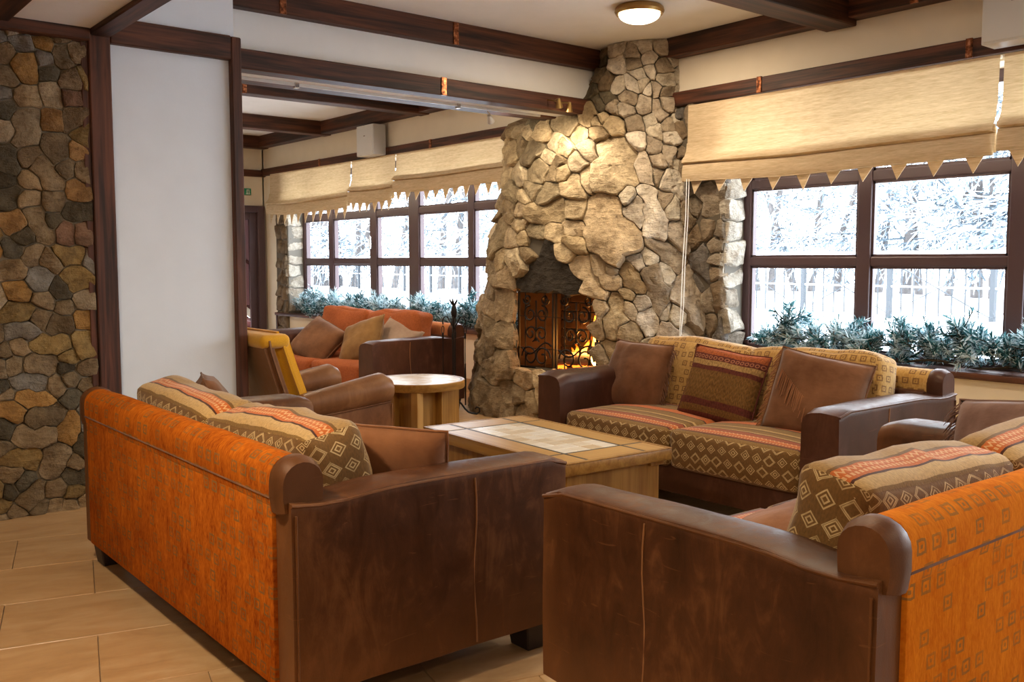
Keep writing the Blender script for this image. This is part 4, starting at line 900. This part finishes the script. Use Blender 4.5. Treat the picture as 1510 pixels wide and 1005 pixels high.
# ---- scatter cushions
def pillow(name, loc, yaw, lean, roll, w, h, t, mat, label, seed=1, pinch=.04, wr=.010, group=None, piping=None, fringe=None):
    bm = bmesh.new(); uvl = bm.loops.layers.uv.new('UVMap'); n = 16; ox = Vector((seed*5.3, seed*2.1, seed))
    g = {}
    for s in (1, -1):
        for j in range(n+1):
            for i in range(n+1):
                if s < 0 and (i in (0, n) or j in (0, n)): g[s, i, j] = g[1, i, j]; continue
                a, b = 2*i/n-1, 2*j/n-1
                A_, B_ = math.copysign(abs(a)**.85, a), math.copysign(abs(b)**.85, b)
                th = max(0, (1-a*a)*(1-b*b))**.42
                px_ = A_*w/2*(1 - pinch*(1-b*b)); pz_ = B_*h/2*(1 - pinch*(1-a*a))
                q = Vector((px_*6, pz_*6, s*2)) + ox; nz_ = noise.noise(q)*wr + noise.noise(q*2.3)*wr*.55
                g[s, i, j] = bm.verts.new((px_ + noise.noise(q+Vector((5, 0, 0)))*.006, -s*(th*t/2 + nz_*(th > .05)), pz_ + noise.noise(q+Vector((0, 5, 0)))*.006))
    for s in (1, -1):
        for j in range(n):
            for i in range(n):
                q = [(i, j), (i+1, j), (i+1, j+1), (i, j+1)]
                f = bm.faces.new([g[s, a, b] for a, b in (q if s > 0 else q[::-1])])
                for l, (a, b) in zip(f.loops, q if s > 0 else q[::-1]): l[uvl].uv = (a/n*w, b/n*h)
    bmesh.ops.recalc_face_normals(bm, faces=bm.faces)
    edge = [g[1, i, 0].co.copy() for i in range(n)] + [g[1, n, j].co.copy() for j in range(n)] + [g[1, n-i, n].co.copy() for i in range(n)] + [g[1, 0, n-j].co.copy() for j in range(n)]
    e = empty(name, loc, 0, label, 'cushion', group); e.rotation_euler = (lean, roll, yaw)
    cv = obj('cover', bm, mat, e, 180)
    obj('seam', tube(bmesh.new(), edge, .005, 5, closed=True), piping or mat, cv, 180)
    rn = random.Random(seed)
    if fringe:
        fb_ = bmesh.new()
        for side, k0 in fringe:
            nf_ = 46 if side != 'F' else 30
            for k in range(nf_):
                f = k/(nf_-1); z = (f-.5)*h*.94
                if side == 'L': p0, d_ = Vector((-w/2*.97, 0, z)), Vector((-1, 0, -.9))
                elif side == 'R': p0, d_ = Vector((w/2*.97, 0, z)), Vector((1, 0, -.9))
                else: p0, d_ = Vector((-w*.40 + f*w*.50, -t*(.36+.12*math.sin(f*PI)), .22*h - .42*h*f)), Vector((0, -.02, -1))
                L = rn.uniform(.05, .085)*k0; q_ = .25 if side != 'F' else .08; d_ = (d_ + Vector((rn.uniform(-q_, q_), rn.uniform(-2*q_, q_*.4), rn.uniform(-q_, q_)))).normalized()
                tube(fb_, [p0, p0+d_*L*.5, p0+d_*L*.9+Vector((0, 0, -.015))], [.0035, .003, .0015], 4)
        tag(obj('fringe', fb_, 'suede_tan' if fringe[0][0] == 'F' else mat, e), 'suede fringe', kind='stuff')
    return e
# sofa by the hearth (faces -x)
pillow('scatter_cushion', (4.20, 3.97, .610), PI/2*-1, -.30, .03, .46, .43, .20, 'suede', 'brown suede cushion with side fringe at the fireplace end of the tan sofa', 1, wr=.026, fringe=[('R', 1)])
pillow('scatter_cushion', (4.17, 3.30, .615), -PI/2+.08, -.34, .10, .48, .43, .17, 'striped_weave', 'red and brown striped woven cushion in the middle of the tan sofa', 2, .05)
pillow('scatter_cushion', (4.15, 2.70, .625), -PI/2+.30, -.34, .16, .47, .44, .16, 'suede', 'brown suede cushion with hanging fringe at the near arm of the tan sofa', 3, wr=.012, fringe=[('F', 1.4), ('L', .6)])
# sofa on the left (faces +x)
pillow('scatter_cushion', (1.635, 2.70, .585), PI/2+.58, -.32, -.04, .50, .40, .16, 'suede_tan', 'tan suede cushion against the near arm of the left orange-backed sofa', 4)
pillow('scatter_cushion', (1.62, 4.02, .605), PI/2-.35, -.35, .05, .46, .43, .16, 'suede', 'dark brown cushion at the far arm of the left orange-backed sofa', 5)
# sofa on the right (faces +y)
pillow('scatter_cushion', (3.46, 1.47, .605), -PI/2-.1, -.32, -.12, .42, .44, .22, 'suede_mauve', 'mauve brown suede fringed cushion at the far arm of the right sofa', 6, fringe=[('R', 1), ('L', 1)])
pillow('scatter_cushion', (2.26, 1.62, .50), PI+.35, -1.1, .1, .46, .42, .15, 'suede_tan', 'tan suede cushion lying on the seat at the near arm of the right sofa', 7)
# far sofa
pillow('scatter_cushion', (4.10, 7.86, .575), -PI/2+.10, -.75, .30, .52, .44, .20, 'suede', 'brown cushion at the far end of the far rust sofa', 8)
pillow('scatter_cushion', (4.22, 7.28, .600), -PI/2+.30, -.55, -.30, .46, .44, .20, 'olive', 'ochre cushion tilted on its corner on the far rust sofa', 9, wr=.014)
pillow('scatter_cushion', (4.46, 7.12, .590), -PI/2+.25, -.55, .30, .42, .40, .18, 'beige_cloth', 'beige cushion half hidden behind the near arm of the far rust sofa', 10)
# ---- armchair with a mustard back
ac = empty('armchair', (2.315, 5.44, 0), 0, 'brown leather club armchair with mustard back beside the white wall panel', 'armchair')
# local x forward, y sideways
def rollarm(y, s):
    bm = bmesh.new(); rings = []; n = 12
    for i in range(n+1):
        t = i/n; x = .16 + .67*t; zc = .445 + .085*t - .02*max(0, (t-.9)/.1)**2; r = (.066 + .030*t)*(1 - .22*max(0, (t-.90)/.10)**2)
        pr_ = [(-.03, .09), (-.036, zc-r*1.02)] + [(-.0 - r*math.cos(a)*1.05, zc + r*math.sin(a)) for a in [(-.25 + k/9*1.5)*PI for k in range(10)]] + [(.036, zc-r*1.02), (.045, .25), (.04, .09)]
        rings.append([bm.verts.new((x, y + s*p_, z)) for p_, z in pr_])
    m_ = len(rings[0])
    for a, b in zip(rings, rings[1:]):
        for k in range(m_): bm.faces.new((a[k], a[(k+1) % m_], b[(k+1) % m_], b[k]))
    bm.faces.new(rings[0]); bm.faces.new(rings[-1][::-1]); bmesh.ops.recalc_face_normals(bm, faces=bm.faces); return bm
for s in (-1, 1):
    a = obj('arm', rollarm(s*.335, s), 'leather_tan', ac, 40)
    obj('seam', tube(bmesh.new(), [(.20+.62*k/8, s*.335+s*.046, .372+.062*k/8) for k in range(9)], .004, 5), 'leather', a, 60)
    obj('piping', tube(bmesh.new(), [(.832, s*.335 + .052*math.cos(q), .30 if q in (0, PI) else .30) if 0 else (.834, s*.335+s*.041, .42-.32*k/6) for k, q in enumerate(range(7))], .005, 5), 'leather_tan', a, 60)
def slab(pts, y0, y1, th, r=.02):
    bm = bmesh.new(); n = len(pts); fr_, bk = [], []
    for i, (x, z) in enumerate(pts):
        a = Vector(pts[max(i-1, 0)]); b = Vector(pts[min(i+1, n-1)]); d_ = (b-a).normalized(); nx, nz_ = d_.y, -d_.x
        fr_.append((x+nx*th, z+nz_*th)); bk.append((x, z))
    poly = bk + fr_[::-1]; prism(bm, [(x, z) for x, z in poly], y0, y1, lambda x, z, y: (x, y, z)); bmesh.ops.recalc_face_normals(bm, faces=bm.faces)
    eg = [e for e in bm.edges if e.calc_face_angle(0) > .6]; bmesh.ops.bevel(bm, geom=eg, offset=r, segments=3, affect='EDGES', clamp_overlap=True); return bm
obj('back_shell', slab([(.20, .12), (.15, .40), (.075, .62), (.025, .78), (.01, .87)], -.335, .335, .06, .025), 'leather_tan', ac, 40)
obj('back_cushion', slab([(.24, .36), (.19, .48), (.125, .66), (.083, .79), (.065, .885)], -.318, .318, .125, .055), 'mustard', ac, 50)
obj('back_top', rb(-.005, .185, -.328, .328, .80, .885, .040, 4), 'mustard', ac, 50)
obj('seat_cushion', soft_box(.56, .54, .17, .05, .03, 8, uv_flat), 'leather_tan', ac, 60).location = (.53, 0, .36)
obj('base', rb(.16, .80, -.29, .29, .09, .28, .015, 2), 'leather', ac, 40)
for x in (.20, .78):
    for y in (-.31, .31): obj('foot', bev(B(x-.03, x+.03, y-.03, y+.03, 0, .10), .005), 'foot_dark', ac)
# ---- coffee table with tile inlay
ct = empty('coffee_table', (2.945, 3.41, 0), -R_(3.2), 'oak coffee table with white tile inlay and black inlaid lines between the sofas', 'table')
LX, LY, TH = .315, .565, .47
obj('tabletop', rb(-LX, LX, -LY, LY, TH-.055, TH-.004, .006, 2), 'oak_y', ct, 40)
ix, iy = .165, .385
for x0, x1 in ((-LX+.02, -ix-.008), (ix+.008, LX-.02)):
    for y0, y1 in ((-LY+.02, -iy-.008), (-iy+.008, iy-.008), (iy+.008, LY-.02)): obj('border_board', rb(x0, x1, y0, y1, TH-.006, TH, .002, 1), 'oakpale_y', ct)
for y0, y1 in ((-LY+.02, -iy-.008), (iy+.008, LY-.02)): obj('border_board', rb(-ix+.008, ix-.008, y0, y1, TH-.006, TH, .002, 1), 'oakpale_x', ct)
for x in (-ix, ix): obj('inlay_strip', B(x-.0095, x+.0095, -LY+.02, LY-.02, TH-.006, TH-.0012), 'black_strip', ct)
for y in (-iy, iy):
    sb = bmesh.new()
    for x0, x1 in ((-LX+.02, -ix-.0075), (-ix+.0075, ix-.0075), (ix+.0075, LX-.02)): box(sb, x0, x1, y-.0095, y+.0095, TH-.006, TH-.0012)
    obj('inlay_strip', sb, 'black_strip', ct)
for q in ((-LX, -LX+.02, -LY, LY), (LX-.02, LX, -LY, LY), (-LX+.02, LX-.02, -LY, -LY+.02), (-LX+.02, LX-.02, LY-.02, LY)): obj('edge_strip', rb(*q, TH-.006, TH+.001, .002, 1), 'oak_y', ct)
nx_, ny_ = 4, 9; tw, tl = (2*ix-.015)/nx_, (2*iy-.015)/ny_; t0_ = None
for i in range(nx_):
    for j in range(ny_):
        if t0_ is None: t0_ = o = obj('tile', rb(-tw/2+.0012, tw/2-.0012, -tl/2+.0012, tl/2-.0012, TH-.006, TH-.0004, .0015, 1), 'table_tile', ct)
        else: o = t0_.copy(); COL.objects.link(o)
        o.location = (-ix+.0075+tw*(i+.5), -iy+.0075+tl*(j+.5), 0)
obj('base_panel', rb(-.27, .27, -LY+.035, -LY+.06, 0, TH-.055, .004, 1), 'oak_z', ct); obj('base_panel', rb(-.27, .27, LY-.10, LY-.07, 0, TH-.055, .004, 1), 'oak_z', ct)
for s in (-1, 1): obj('base_panel', rb(s*.24-.012, s*.24+.012, -LY+.06, LY-.10, 0, TH-.055, .004, 1), 'oak_z', ct)
obj('cleat', rb(.20, .285, -LY+.02, -LY+.05, TH-.075, TH-.055, .003, 1), 'oak_z', ct)
# ---- round table
rt = empty('round_table', (3.735, 5.66, 0), R_(12), 'round oak side table with white tiled top beside the leather armchair', 'table')
RR = .335; rim = bmesh.new(); lathe(rim, [(RR-.03, TH-.055), (RR-.004, TH-.055), (RR, TH-.048), (RR, TH-.004), (RR-.004, TH), (RR-.022, TH), (RR-.022, TH-.008), (0, TH-.008), (0, TH-.05), (RR-.03, TH-.05)], 48); obj('tabletop', rim, 'oak_x', rt, 40)
rr = bmesh.new(); lathe(rr, [(RR-.022, TH-.008), (RR-.022, TH-.001), (RR-.029, TH-.001), (RR-.029, TH-.008)], 48); obj('inlay_ring', rr, 'black_strip', rt, 40)
tr = RR-.031; q = .105
for i in range(-4, 4):
    for j in range(-4, 4):
        P_ = [(i*q+.001, j*q+.001), ((i+1)*q-.001, j*q+.001), ((i+1)*q-.001, (j+1)*q-.001), (i*q+.001, (j+1)*q-.001)]
        for k in range(40):
            a = 2*PI*k/40; P_ = clip(P_, math.cos(a), math.sin(a), tr) if len(P_) > 2 else P_
        if len(P_) > 2 and abs(parea(P_)) > .0006: obj('tile', prism(bmesh.new(), P_, TH-.008, TH-.001), 'table_tile', rt)
obj('base_panel', rb(-.245, .245, -.014, .014, 0, TH-.055, .004, 1), 'oak_z', rt); obj('base_panel', rb(-.014, .014, -.245, .245, 0, TH-.055, .004, 1), 'oak_z', rt)
for x, y in ((.02, .02),): pass
obj('base_box', rb(-.20, .235, -.185, .215, 0, TH-.055, .004, 1), 'oak_z', rt)
obj('corner_post', rb(-.245, -.185, -.235, -.17, 0, TH-.055, .004, 1), 'oakpale_z', rt)
# ------------------------------------------------------------------ roman blinds
def blind(y0, y1, zb, label, nf, x=5.585, roll=0.0, seed=0, tip=.095, sag=.02):
    b = empty('roman_blind', (x, (y0+y1)/2, 2.465), 0, label, 'blind', None); n = 40; Lh = (y1-y0)/2
    zs = zb - 2.465
    prof = [(0, 0), (-.002, -.10), (-.004, -.20), (-.006, -.272), (-.014, -.276), (-.020, -.33), (-.038, -.37), (-.066, -.400), (-.070, -.418), (-.040, -.428), (-.026, -.43)]
    sc_ = (2.465-zb-.125)/.43
    prof = [(px_, pz_*sc_) for px_, pz_ in prof]; zt = prof[-1][1]
    prof += [(-.050, zt-.005), (-.060, zt-.045), (-.062, zs+.012), (-.056, zs), (-.048, zs+.006), (-.034, zt-.02), (-.026, zt+.05), (-.020, zs+.02), (-.014, zs+.015), (-.010, zt+.03)]
    bm = bmesh.new(); cols = []
    for i in range(n+1):
        f = i/n; y = -Lh + 2*Lh*f; col = []
        for px_, pz_ in prof:
            k = min(1, -pz_/.5); w_ = noise.noise(Vector((y*1.4+seed, pz_*3, 0)))*.012*k + noise.noise(Vector((y*5+seed, pz_*5, 3)))*.004*k
            dz = -sag*k*math.sin(f*PI) + noise.noise(Vector((y*1.1+seed*3, 9, 0)))*.014*k
            col.append(bm.verts.new((px_ + w_, y, pz_ + dz)))
        cols.append(col)
    for a, c in zip(cols, cols[1:]):
        for k in range(len(prof)-1): bm.faces.new((a[k], c[k], c[k+1], a[k+1]))
    bi = len(prof)-7; bot = [(c[bi].co.x, c[bi].co.y, c[bi].co.z) for c in cols]
    fab_ = obj('fabric', bm, 'blind_fabric', b, 50)
    tp = tube(bmesh.new(), bot, .004, 5); obj('hem', tp, 'blind_fabric', fab_, 60)
    obj('head_rail', rb(.002, .03, -Lh, Lh, -.02, .0, .003, 1), 'wall_cream', b)
    for k in range(nf):
        f = (k+.5)/nf; i = f*n; i0 = int(i); p = Vector(bot[i0]).lerp(Vector(bot[min(i0+1, n)]), i-i0); hw_ = min(.055, Lh/nf*.92); rn = random.Random(k+seed*10)
        t_ = tip*rn.uniform(.85, 1.1); bm = bmesh.new(); dxp = rn.uniform(-.012, .012)
        prism(bm, [(-hw_, .006), (hw_, .006), (dxp, -t_)], -.002, .002, lambda y, z, x: (p.x + x + .03 - (z < 0)*.015, p.y + y, p.z + z)); obj('fringe_point', bm, 'blind_fabric', b)
    return b, bot
bA, _ = blind(2.515, 4.785, 1.905, 'wide beige roman blind with pointed fringe beside the stone chimney', 10, seed=1)
bB, _ = blind(.25, 2.492, 1.925, 'beige roman blind cut off by the right edge of the photo', 10, seed=2)
bC, _ = blind(9.83, 11.98, 1.935, 'farthest beige roman blind with pointed fringe next to the far door', 11, seed=3, tip=.13)
bD, _ = blind(8.87, 9.80, 1.985, 'narrow middle beige roman blind of the left window', 6, seed=4, tip=.11)
bE, _ = blind(6.75, 8.845, 2.05, 'beige roman blind of the left window nearest the stone fireplace', 12, seed=5, tip=.10)
cp = [(-.075, 1.075, -.55), (-.10, 1.06, -.85), (-.16, 1.03, -1.2), (-.24, .97, -1.5), (-.30, .93, -1.72)]
pc = tube(bmesh.new(), cp + [(-.306, .925, -1.75), (-.30, .92, -1.72)] + [(a+.012, b-.012, c) for a, b, c in cp[::-1][1:]], .0035, 5); obj('pull_cord', pc, 'cord', bA, 60)
# ------------------------------------------------------------------ lamps, speakers, track
def lamp(x, y, z, label, power):
    l = empty('ceiling_lamp', (x, y, z), 0, label, 'lamp')
    r = .158; bm = bmesh.new(); lathe(bm, [(0, 0), (r*.92, 0), (r, -.012), (r+.006, -.034), (r-.004, -.052), (r-.022, -.050), (r-.02, -.03), (0, -.03)], 40); obj('ring', bm, 'brass', l, 40)
    bm = bmesh.new(); lathe(bm, [((r-.02)*math.cos(t), -.048 - .062*math.sin(t)) for t in [k/8*PI/2 for k in range(9)]], 36); obj('bowl', bm, 'lamp_bowl', l, 180)
    area('lamp_light', (x, y, z-.13), (0, 0, 0), .26, .26, power, WARM, 'DISK')
lamp(4.716, 4.47, CE, 'round brass ceiling lamp with glowing frosted bowl in front of the chimney', 17)
lamp(3.3, 2.2, CE, 'added round brass ceiling lamp over the seating group, out of view', 17)  # unseen lamp, added because the room needs light
lamp(3.3, -1.0, CE, 'added unseen round brass ceiling lamp behind the viewer on the white ceiling', 15)  # unseen, added for light from behind the viewer
lamp(.2, 2.6, 2.495, 'round brass ceiling lamp on the low ceiling by the left stone wall', 32)
lamp(-.8, -.8, 2.495, 'added unseen round brass ceiling lamp on the low ceiling behind the viewer', 20)  # unseen lamp added to light the low-ceilinged side
lamp(3.4, 7.3, CE, 'added unseen round brass ceiling lamp in the far room hidden by the bulkhead', 18)  # unseen lamp added to brighten the far room
lamp(3.2, 10.0, CE, 'added unseen round brass ceiling lamp deep in the far room behind the pier', 18)  # second unseen lamp added for far room light
def speaker(loc, rz, w, h, d, label):
    s = empty('wall_speaker', loc, rz, label, 'speaker')
    obj('cabinet', rb(-d, 0, -w/2, w/2, 0, h, .008, 2), 'speaker_white', s, 40)
    obj('grille', rb(-d-.006, -d+.004, -w/2+.012, w/2-.012, .012, h-.012, .006, 2), 'speaker_white', s, 40)
    obj('badge', rb(-d-.008, -d-.004, -.012, .012, h*.62, h*.66, .001, 1), 'chrome', s)
    obj('bracket', rb(-.002, .05, -.03, .03, h*.3, h*.6, .004, 1), 'iron', s)
speaker((5.60, 9.26, 2.47), 0, .36, .33, .16, 'white wall speaker above the blinds of the left window')
speaker((5.60, 2.39, 2.50), 0, .34, .34, .16, 'pale grey wall speaker at the top right corner above the blinds')
tk = empty('light_track', (0, 5.80, 2.458), 0, 'thin white lighting track under the bulkhead soffit', 'light track')
obj('rail', rb(2.3, 5.0, -.008, .008, -.014, .006, .003, 1), 'rail_white', tk)
for x in (2.9, 4.2): obj('clip', rb(x-.015, x+.015, -.018, .018, -.028, .008, .003, 1), 'chrome', tk)
def spot(loc, tgt, label, col, power, arm=None):
    s = empty('spotlight', loc, 0, label, 'lamp', None); L = Vector(loc); d_ = (Vector(tgt) - L).normalized(); u_ = d_.orthogonal().normalized()
    q = d_.to_track_quat('Z', 'Y').to_matrix().to_4x4()
    bm = bmesh.new(); lathe(bm, [(0, -.045), (.012, -.045), (.018, -.02), (.030, .025), (.026, .025), (.020, .0), (0, .0)], 18); bmesh.ops.transform(bm, matrix=q, verts=bm.verts); obj('head', bm, col, s, 40)
    bm = bmesh.new(); lathe(bm, [(0, .012), (.024, .014)], 18); bmesh.ops.transform(bm, matrix=q, verts=bm.verts); obj('lens', bm, 'spot_glass', s)
    if arm: obj('arm', tube(bmesh.new(), [Vector(arm)-L, (Vector(arm)-L)*.5+Vector((0, -.01, .01)), -d_*.04], .006, 6), col, s, 60)
    l = bpy.data.lights.new('spot_light', 'SPOT'); l.energy = power; l.color = (1, .86, .66); l.spot_size = R_(140); l.spot_blend = .6; l.shadow_soft_size = .03
    o = bpy.data.objects.new('spot_light', l); COL.objects.link(o); o.location = L + d_*.035; o.rotation_euler = d_.to_track_quat('-Z', 'Y').to_euler()
spot((4.86, 5.42, 2.48), (5.15, 5.65, 1.6), 'left brass spotlight on the beam beside the chimney', 'brass', 7, (4.86, 5.55, 2.53))
spot((4.99, 5.45, 2.47), (5.15, 5.75, 1.6), 'right lit brass spotlight on the beam beside the chimney', 'brass', 10, (4.93, 5.55, 2.53))
spot((4.50, 5.80, 2.38), (5.2, 6.3, 1.8), 'small white spotlight hanging from the soffit track', 'rail_white', 14, (4.47, 5.80, 2.44))
# ------------------------------------------------------------------ frosted fir garlands
def sprig_mesh(seed, L):
    rn = random.Random(seed); bm = bmesh.new(); tube(bm, [(0, 0, 0), (rn.uniform(-.01, .01), 0, L*.5), (rn.uniform(-.02, .02), rn.uniform(-.02, .02), L)], [.004, .003, .002], 4)
    def needles(p0, p1, n, ln):
        ax = (p1-p0).normalized(); o1 = ax.orthogonal().normalized(); o2 = ax.cross(o1)
        for k in range(n):
            t = (k+rn.random())/n; a = rn.uniform(0, 2*PI); p = p0.lerp(p1, t); d_ = (o1*math.cos(a) + o2*math.sin(a) + ax*rn.uniform(.35, .9)).normalized()
            l = ln*rn.uniform(.7, 1.15); sd = d_.cross(ax).normalized()*.0034; fz = rn.random(); mi = (1 if fz < .42 else (2 if fz < .80 else 3)) if seed < 6 else (2 if fz < .3 else 3)
            m0 = p + d_*l*.55
            a_, b_, c_, e_ = bm.verts.new(p - sd*.7), bm.verts.new(p + sd*.7), bm.verts.new(m0 + sd), bm.verts.new(m0 - sd); tip_ = bm.verts.new(p + d_*l)
            f = bm.faces.new((a_, b_, c_, e_)); f.material_index = mi; f = bm.faces.new((e_, c_, tip_)); f.material_index = 3 if rn.random() < .4 else mi
    needles(Vector((0, 0, 0)), Vector((0, 0, L)), 70, .055)
    for k in range(4):
        a = rn.uniform(0, 2*PI); z = L*rn.uniform(.25, .75); p0 = Vector((0, 0, z)); p1 = p0 + Vector((math.cos(a)*.07, math.sin(a)*.07, .06)); tube(bm, [p0, p1], [.003, .002], 4); needles(p0, p1, 30, .046)
    me = bpy.data.meshes.new('sprig'); bm.to_mesh(me); bm.free()
    for q in ('stem', 'needle', 'needle_mid', 'needle_frost'): me.materials.append(M[q])
    return me
spm = [sprig_mesh(k, .11 + .02*(k % 3)) for k in range(8)]
def garland(y0, y1, z, label, dens, seed):
    g = empty('fir_garland', (5.74, (y0+y1)/2, z), 0, label, 'garland'); rn = random.Random(seed); yc = (y0+y1)/2; n = int((y1-y0)*dens)
    st_ = tube(bmesh.new(), [(.02*math.sin(k*1.3), y0-yc+(y1-y0)*k/40, .03+.015*math.sin(k*.9)) for k in range(41)], .008, 5); obj('main_stem', st_, 'stem', g)
    for k in range(n):
        y = y0 + (y1-y0)*(k+rn.random())/n; o = bpy.data.objects.new('sprig', spm[rn.randrange(8)]); COL.objects.link(o); o.parent = g
        hgt = .5 + 1.1*noise.noise(Vector((y*4.7, seed, 0))); lift = rn.random()
        o.location = (rn.uniform(-.055, .05), y-yc, .015 + lift*.085*max(.3, .55+hgt)); o.rotation_euler = (rn.uniform(-1.1, 1.1), rn.uniform(-1.1, .7)*(1.1-lift*.6), rn.uniform(0, 6.28)); s = rn.uniform(.9, 1.4)*(1.0 if lift < .6 else .8 + .55*hgt); o.scale = (s, s, s)
garland(1.2, 4.20, .652, 'frosted artificial fir garland on the sill of the right window behind the tan sofa', 44, 1)
garland(6.95, 11.55, .632, 'frosted artificial fir garland along the sill of the left window', 44, 2)
# ------------------------------------------------------------------ outside in the snow
gs = bmesh.new(); gn = 46
vg = {}
for i in range(gn+1):
    for j in range(gn+1):
        x, y = 5.97 + (i/gn)**1.6*70, -30 + 130*j/gn
        vg[i, j] = gs.verts.new((x, y, .05 + .14*noise.noise(Vector((x*.35, y*.35, 0)))*min(1, (x-5.9)*.4) + max(0, x-26)*.03))
for i in range(gn):
    for j in range(gn): gs.faces.new((vg[i, j], vg[i+1, j], vg[i+1, j+1], vg[i, j+1]))
sn = tag(obj('snow_ground', gs, 'snow', None, 180), kind='structure')
struct('snow_ground_front', B(-40, 6.5, -40, -4.0, -.3, -.05), 'snow')
fe = empty('iron_fence', (20.5, 16, .05), R_(-6), 'long black iron fence with crossed bars and snowy top rail across the snow', 'fence')
for k in range(-9, 24):
    o = obj('post', B(-.05, .05, k*2.4-.05, k*2.4+.05, 0, 1.36), 'fence_iron', fe)
fb_ = bmesh.new()
for k in range(-72, 185): box(fb_, -.012, .012, k*.3-.012, k*.3+.012, .06, 1.30)
tag(obj('bars', fb_, 'fence_iron', fe), kind='stuff')
fd = bmesh.new()
for k in range(-9, 23):
    tube(fd, [(-.03, k*2.4, .1), (-.03, k*2.4+2.4, 1.28)], .014, 4); tube(fd, [(-.03, k*2.4+2.4, .1), (-.03, k*2.4, 1.28)], .014, 4)
obj('crossed_braces', fd, 'fence_iron', fe)
obj('lower_rail', B(-.02, .02, -21.6, 55.2, .70, .735), 'snow', fe); obj('top_rail', B(-.04, .04, -21.6, 55.2, 1.28, 1.34), 'fence_iron', fe); obj('snow_cap', rb(-.12, .12, -21.6, 55.2, 1.34, 1.50, .05, 2), 'snow', fe)
def tree_mesh(seed):
    rn = random.Random(seed); bm = bmesh.new(); Ht = rn.uniform(7, 11)
    def lim(p, d_, L, r, lev):
        n = 3; pts = [p]
        for k in range(n):
            d_ = (d_ + Vector((rn.uniform(-.2, .2), rn.uniform(-.2, .2), rn.uniform(-.22, .08)))).normalized(); pts.append(pts[-1] + d_*L/n)
        f0 = len(bm.faces); tube(bm, pts, [r, r*.8, r*.6, r*.3], 3 if lev else 6, caps=False); bm.faces.ensure_lookup_table()
        for f in bm.faces[f0:]: f.material_index = 0 if lev == 0 else (1 if rn.random() < .6 else 2)
        if lev < 3:
            m_ = (26, 5, 4)[lev]
            for k in range(m_):
                t = rn.uniform(.18 if lev == 0 else .2, 1); i = min(int(t*n), n-1); q = pts[i].lerp(pts[i+1], t*n-i); a = rn.uniform(0, 2*PI)
                nd = Vector((math.cos(a), math.sin(a), rn.uniform(-.25, .35))) if lev == 0 else (d_ + Vector((rn.uniform(-.9, .9), rn.uniform(-.9, .9), rn.uniform(-.6, .4)))).normalized()
                lim(q, nd.normalized(), L*(.26*(1.25-t*.7) if lev == 0 else .5), max(.022, r*(.22 if lev == 0 else .7)) if lev < 2 else .03, lev+1)
    lim(Vector((0, 0, -.2)), Vector((0, 0, 1)), Ht, .16, 0)
    me = bpy.data.meshes.new('snowy_tree'); bm.to_mesh(me); bm.free()
    for q in ('bark', 'snowy_bough', 'dark_bough'): me.materials.append(M[q])
    return me
tms = [tree_mesh(k) for k in range(4)]
rn = random.Random(4)
for k in range(54):
    o = bpy.data.objects.new('snowy_tree', tms[k % 4]); COL.objects.link(o); a = R_(14 + 64*((k*.618) % 1)); d_ = 26 + 26*((k*.382+.1) % 1)
    o.location = (max(24, d_*math.sin(a)), d_*math.cos(a), .2); o.rotation_euler = (0, 0, rn.uniform(0, 6.28)); s = rn.uniform(.8, 1.3); o.scale = (s, s, s)
    tag(o, 'bare tree laden with snow beyond the iron fence outside the windows', 'tree', 'snowy trees beyond the fence')
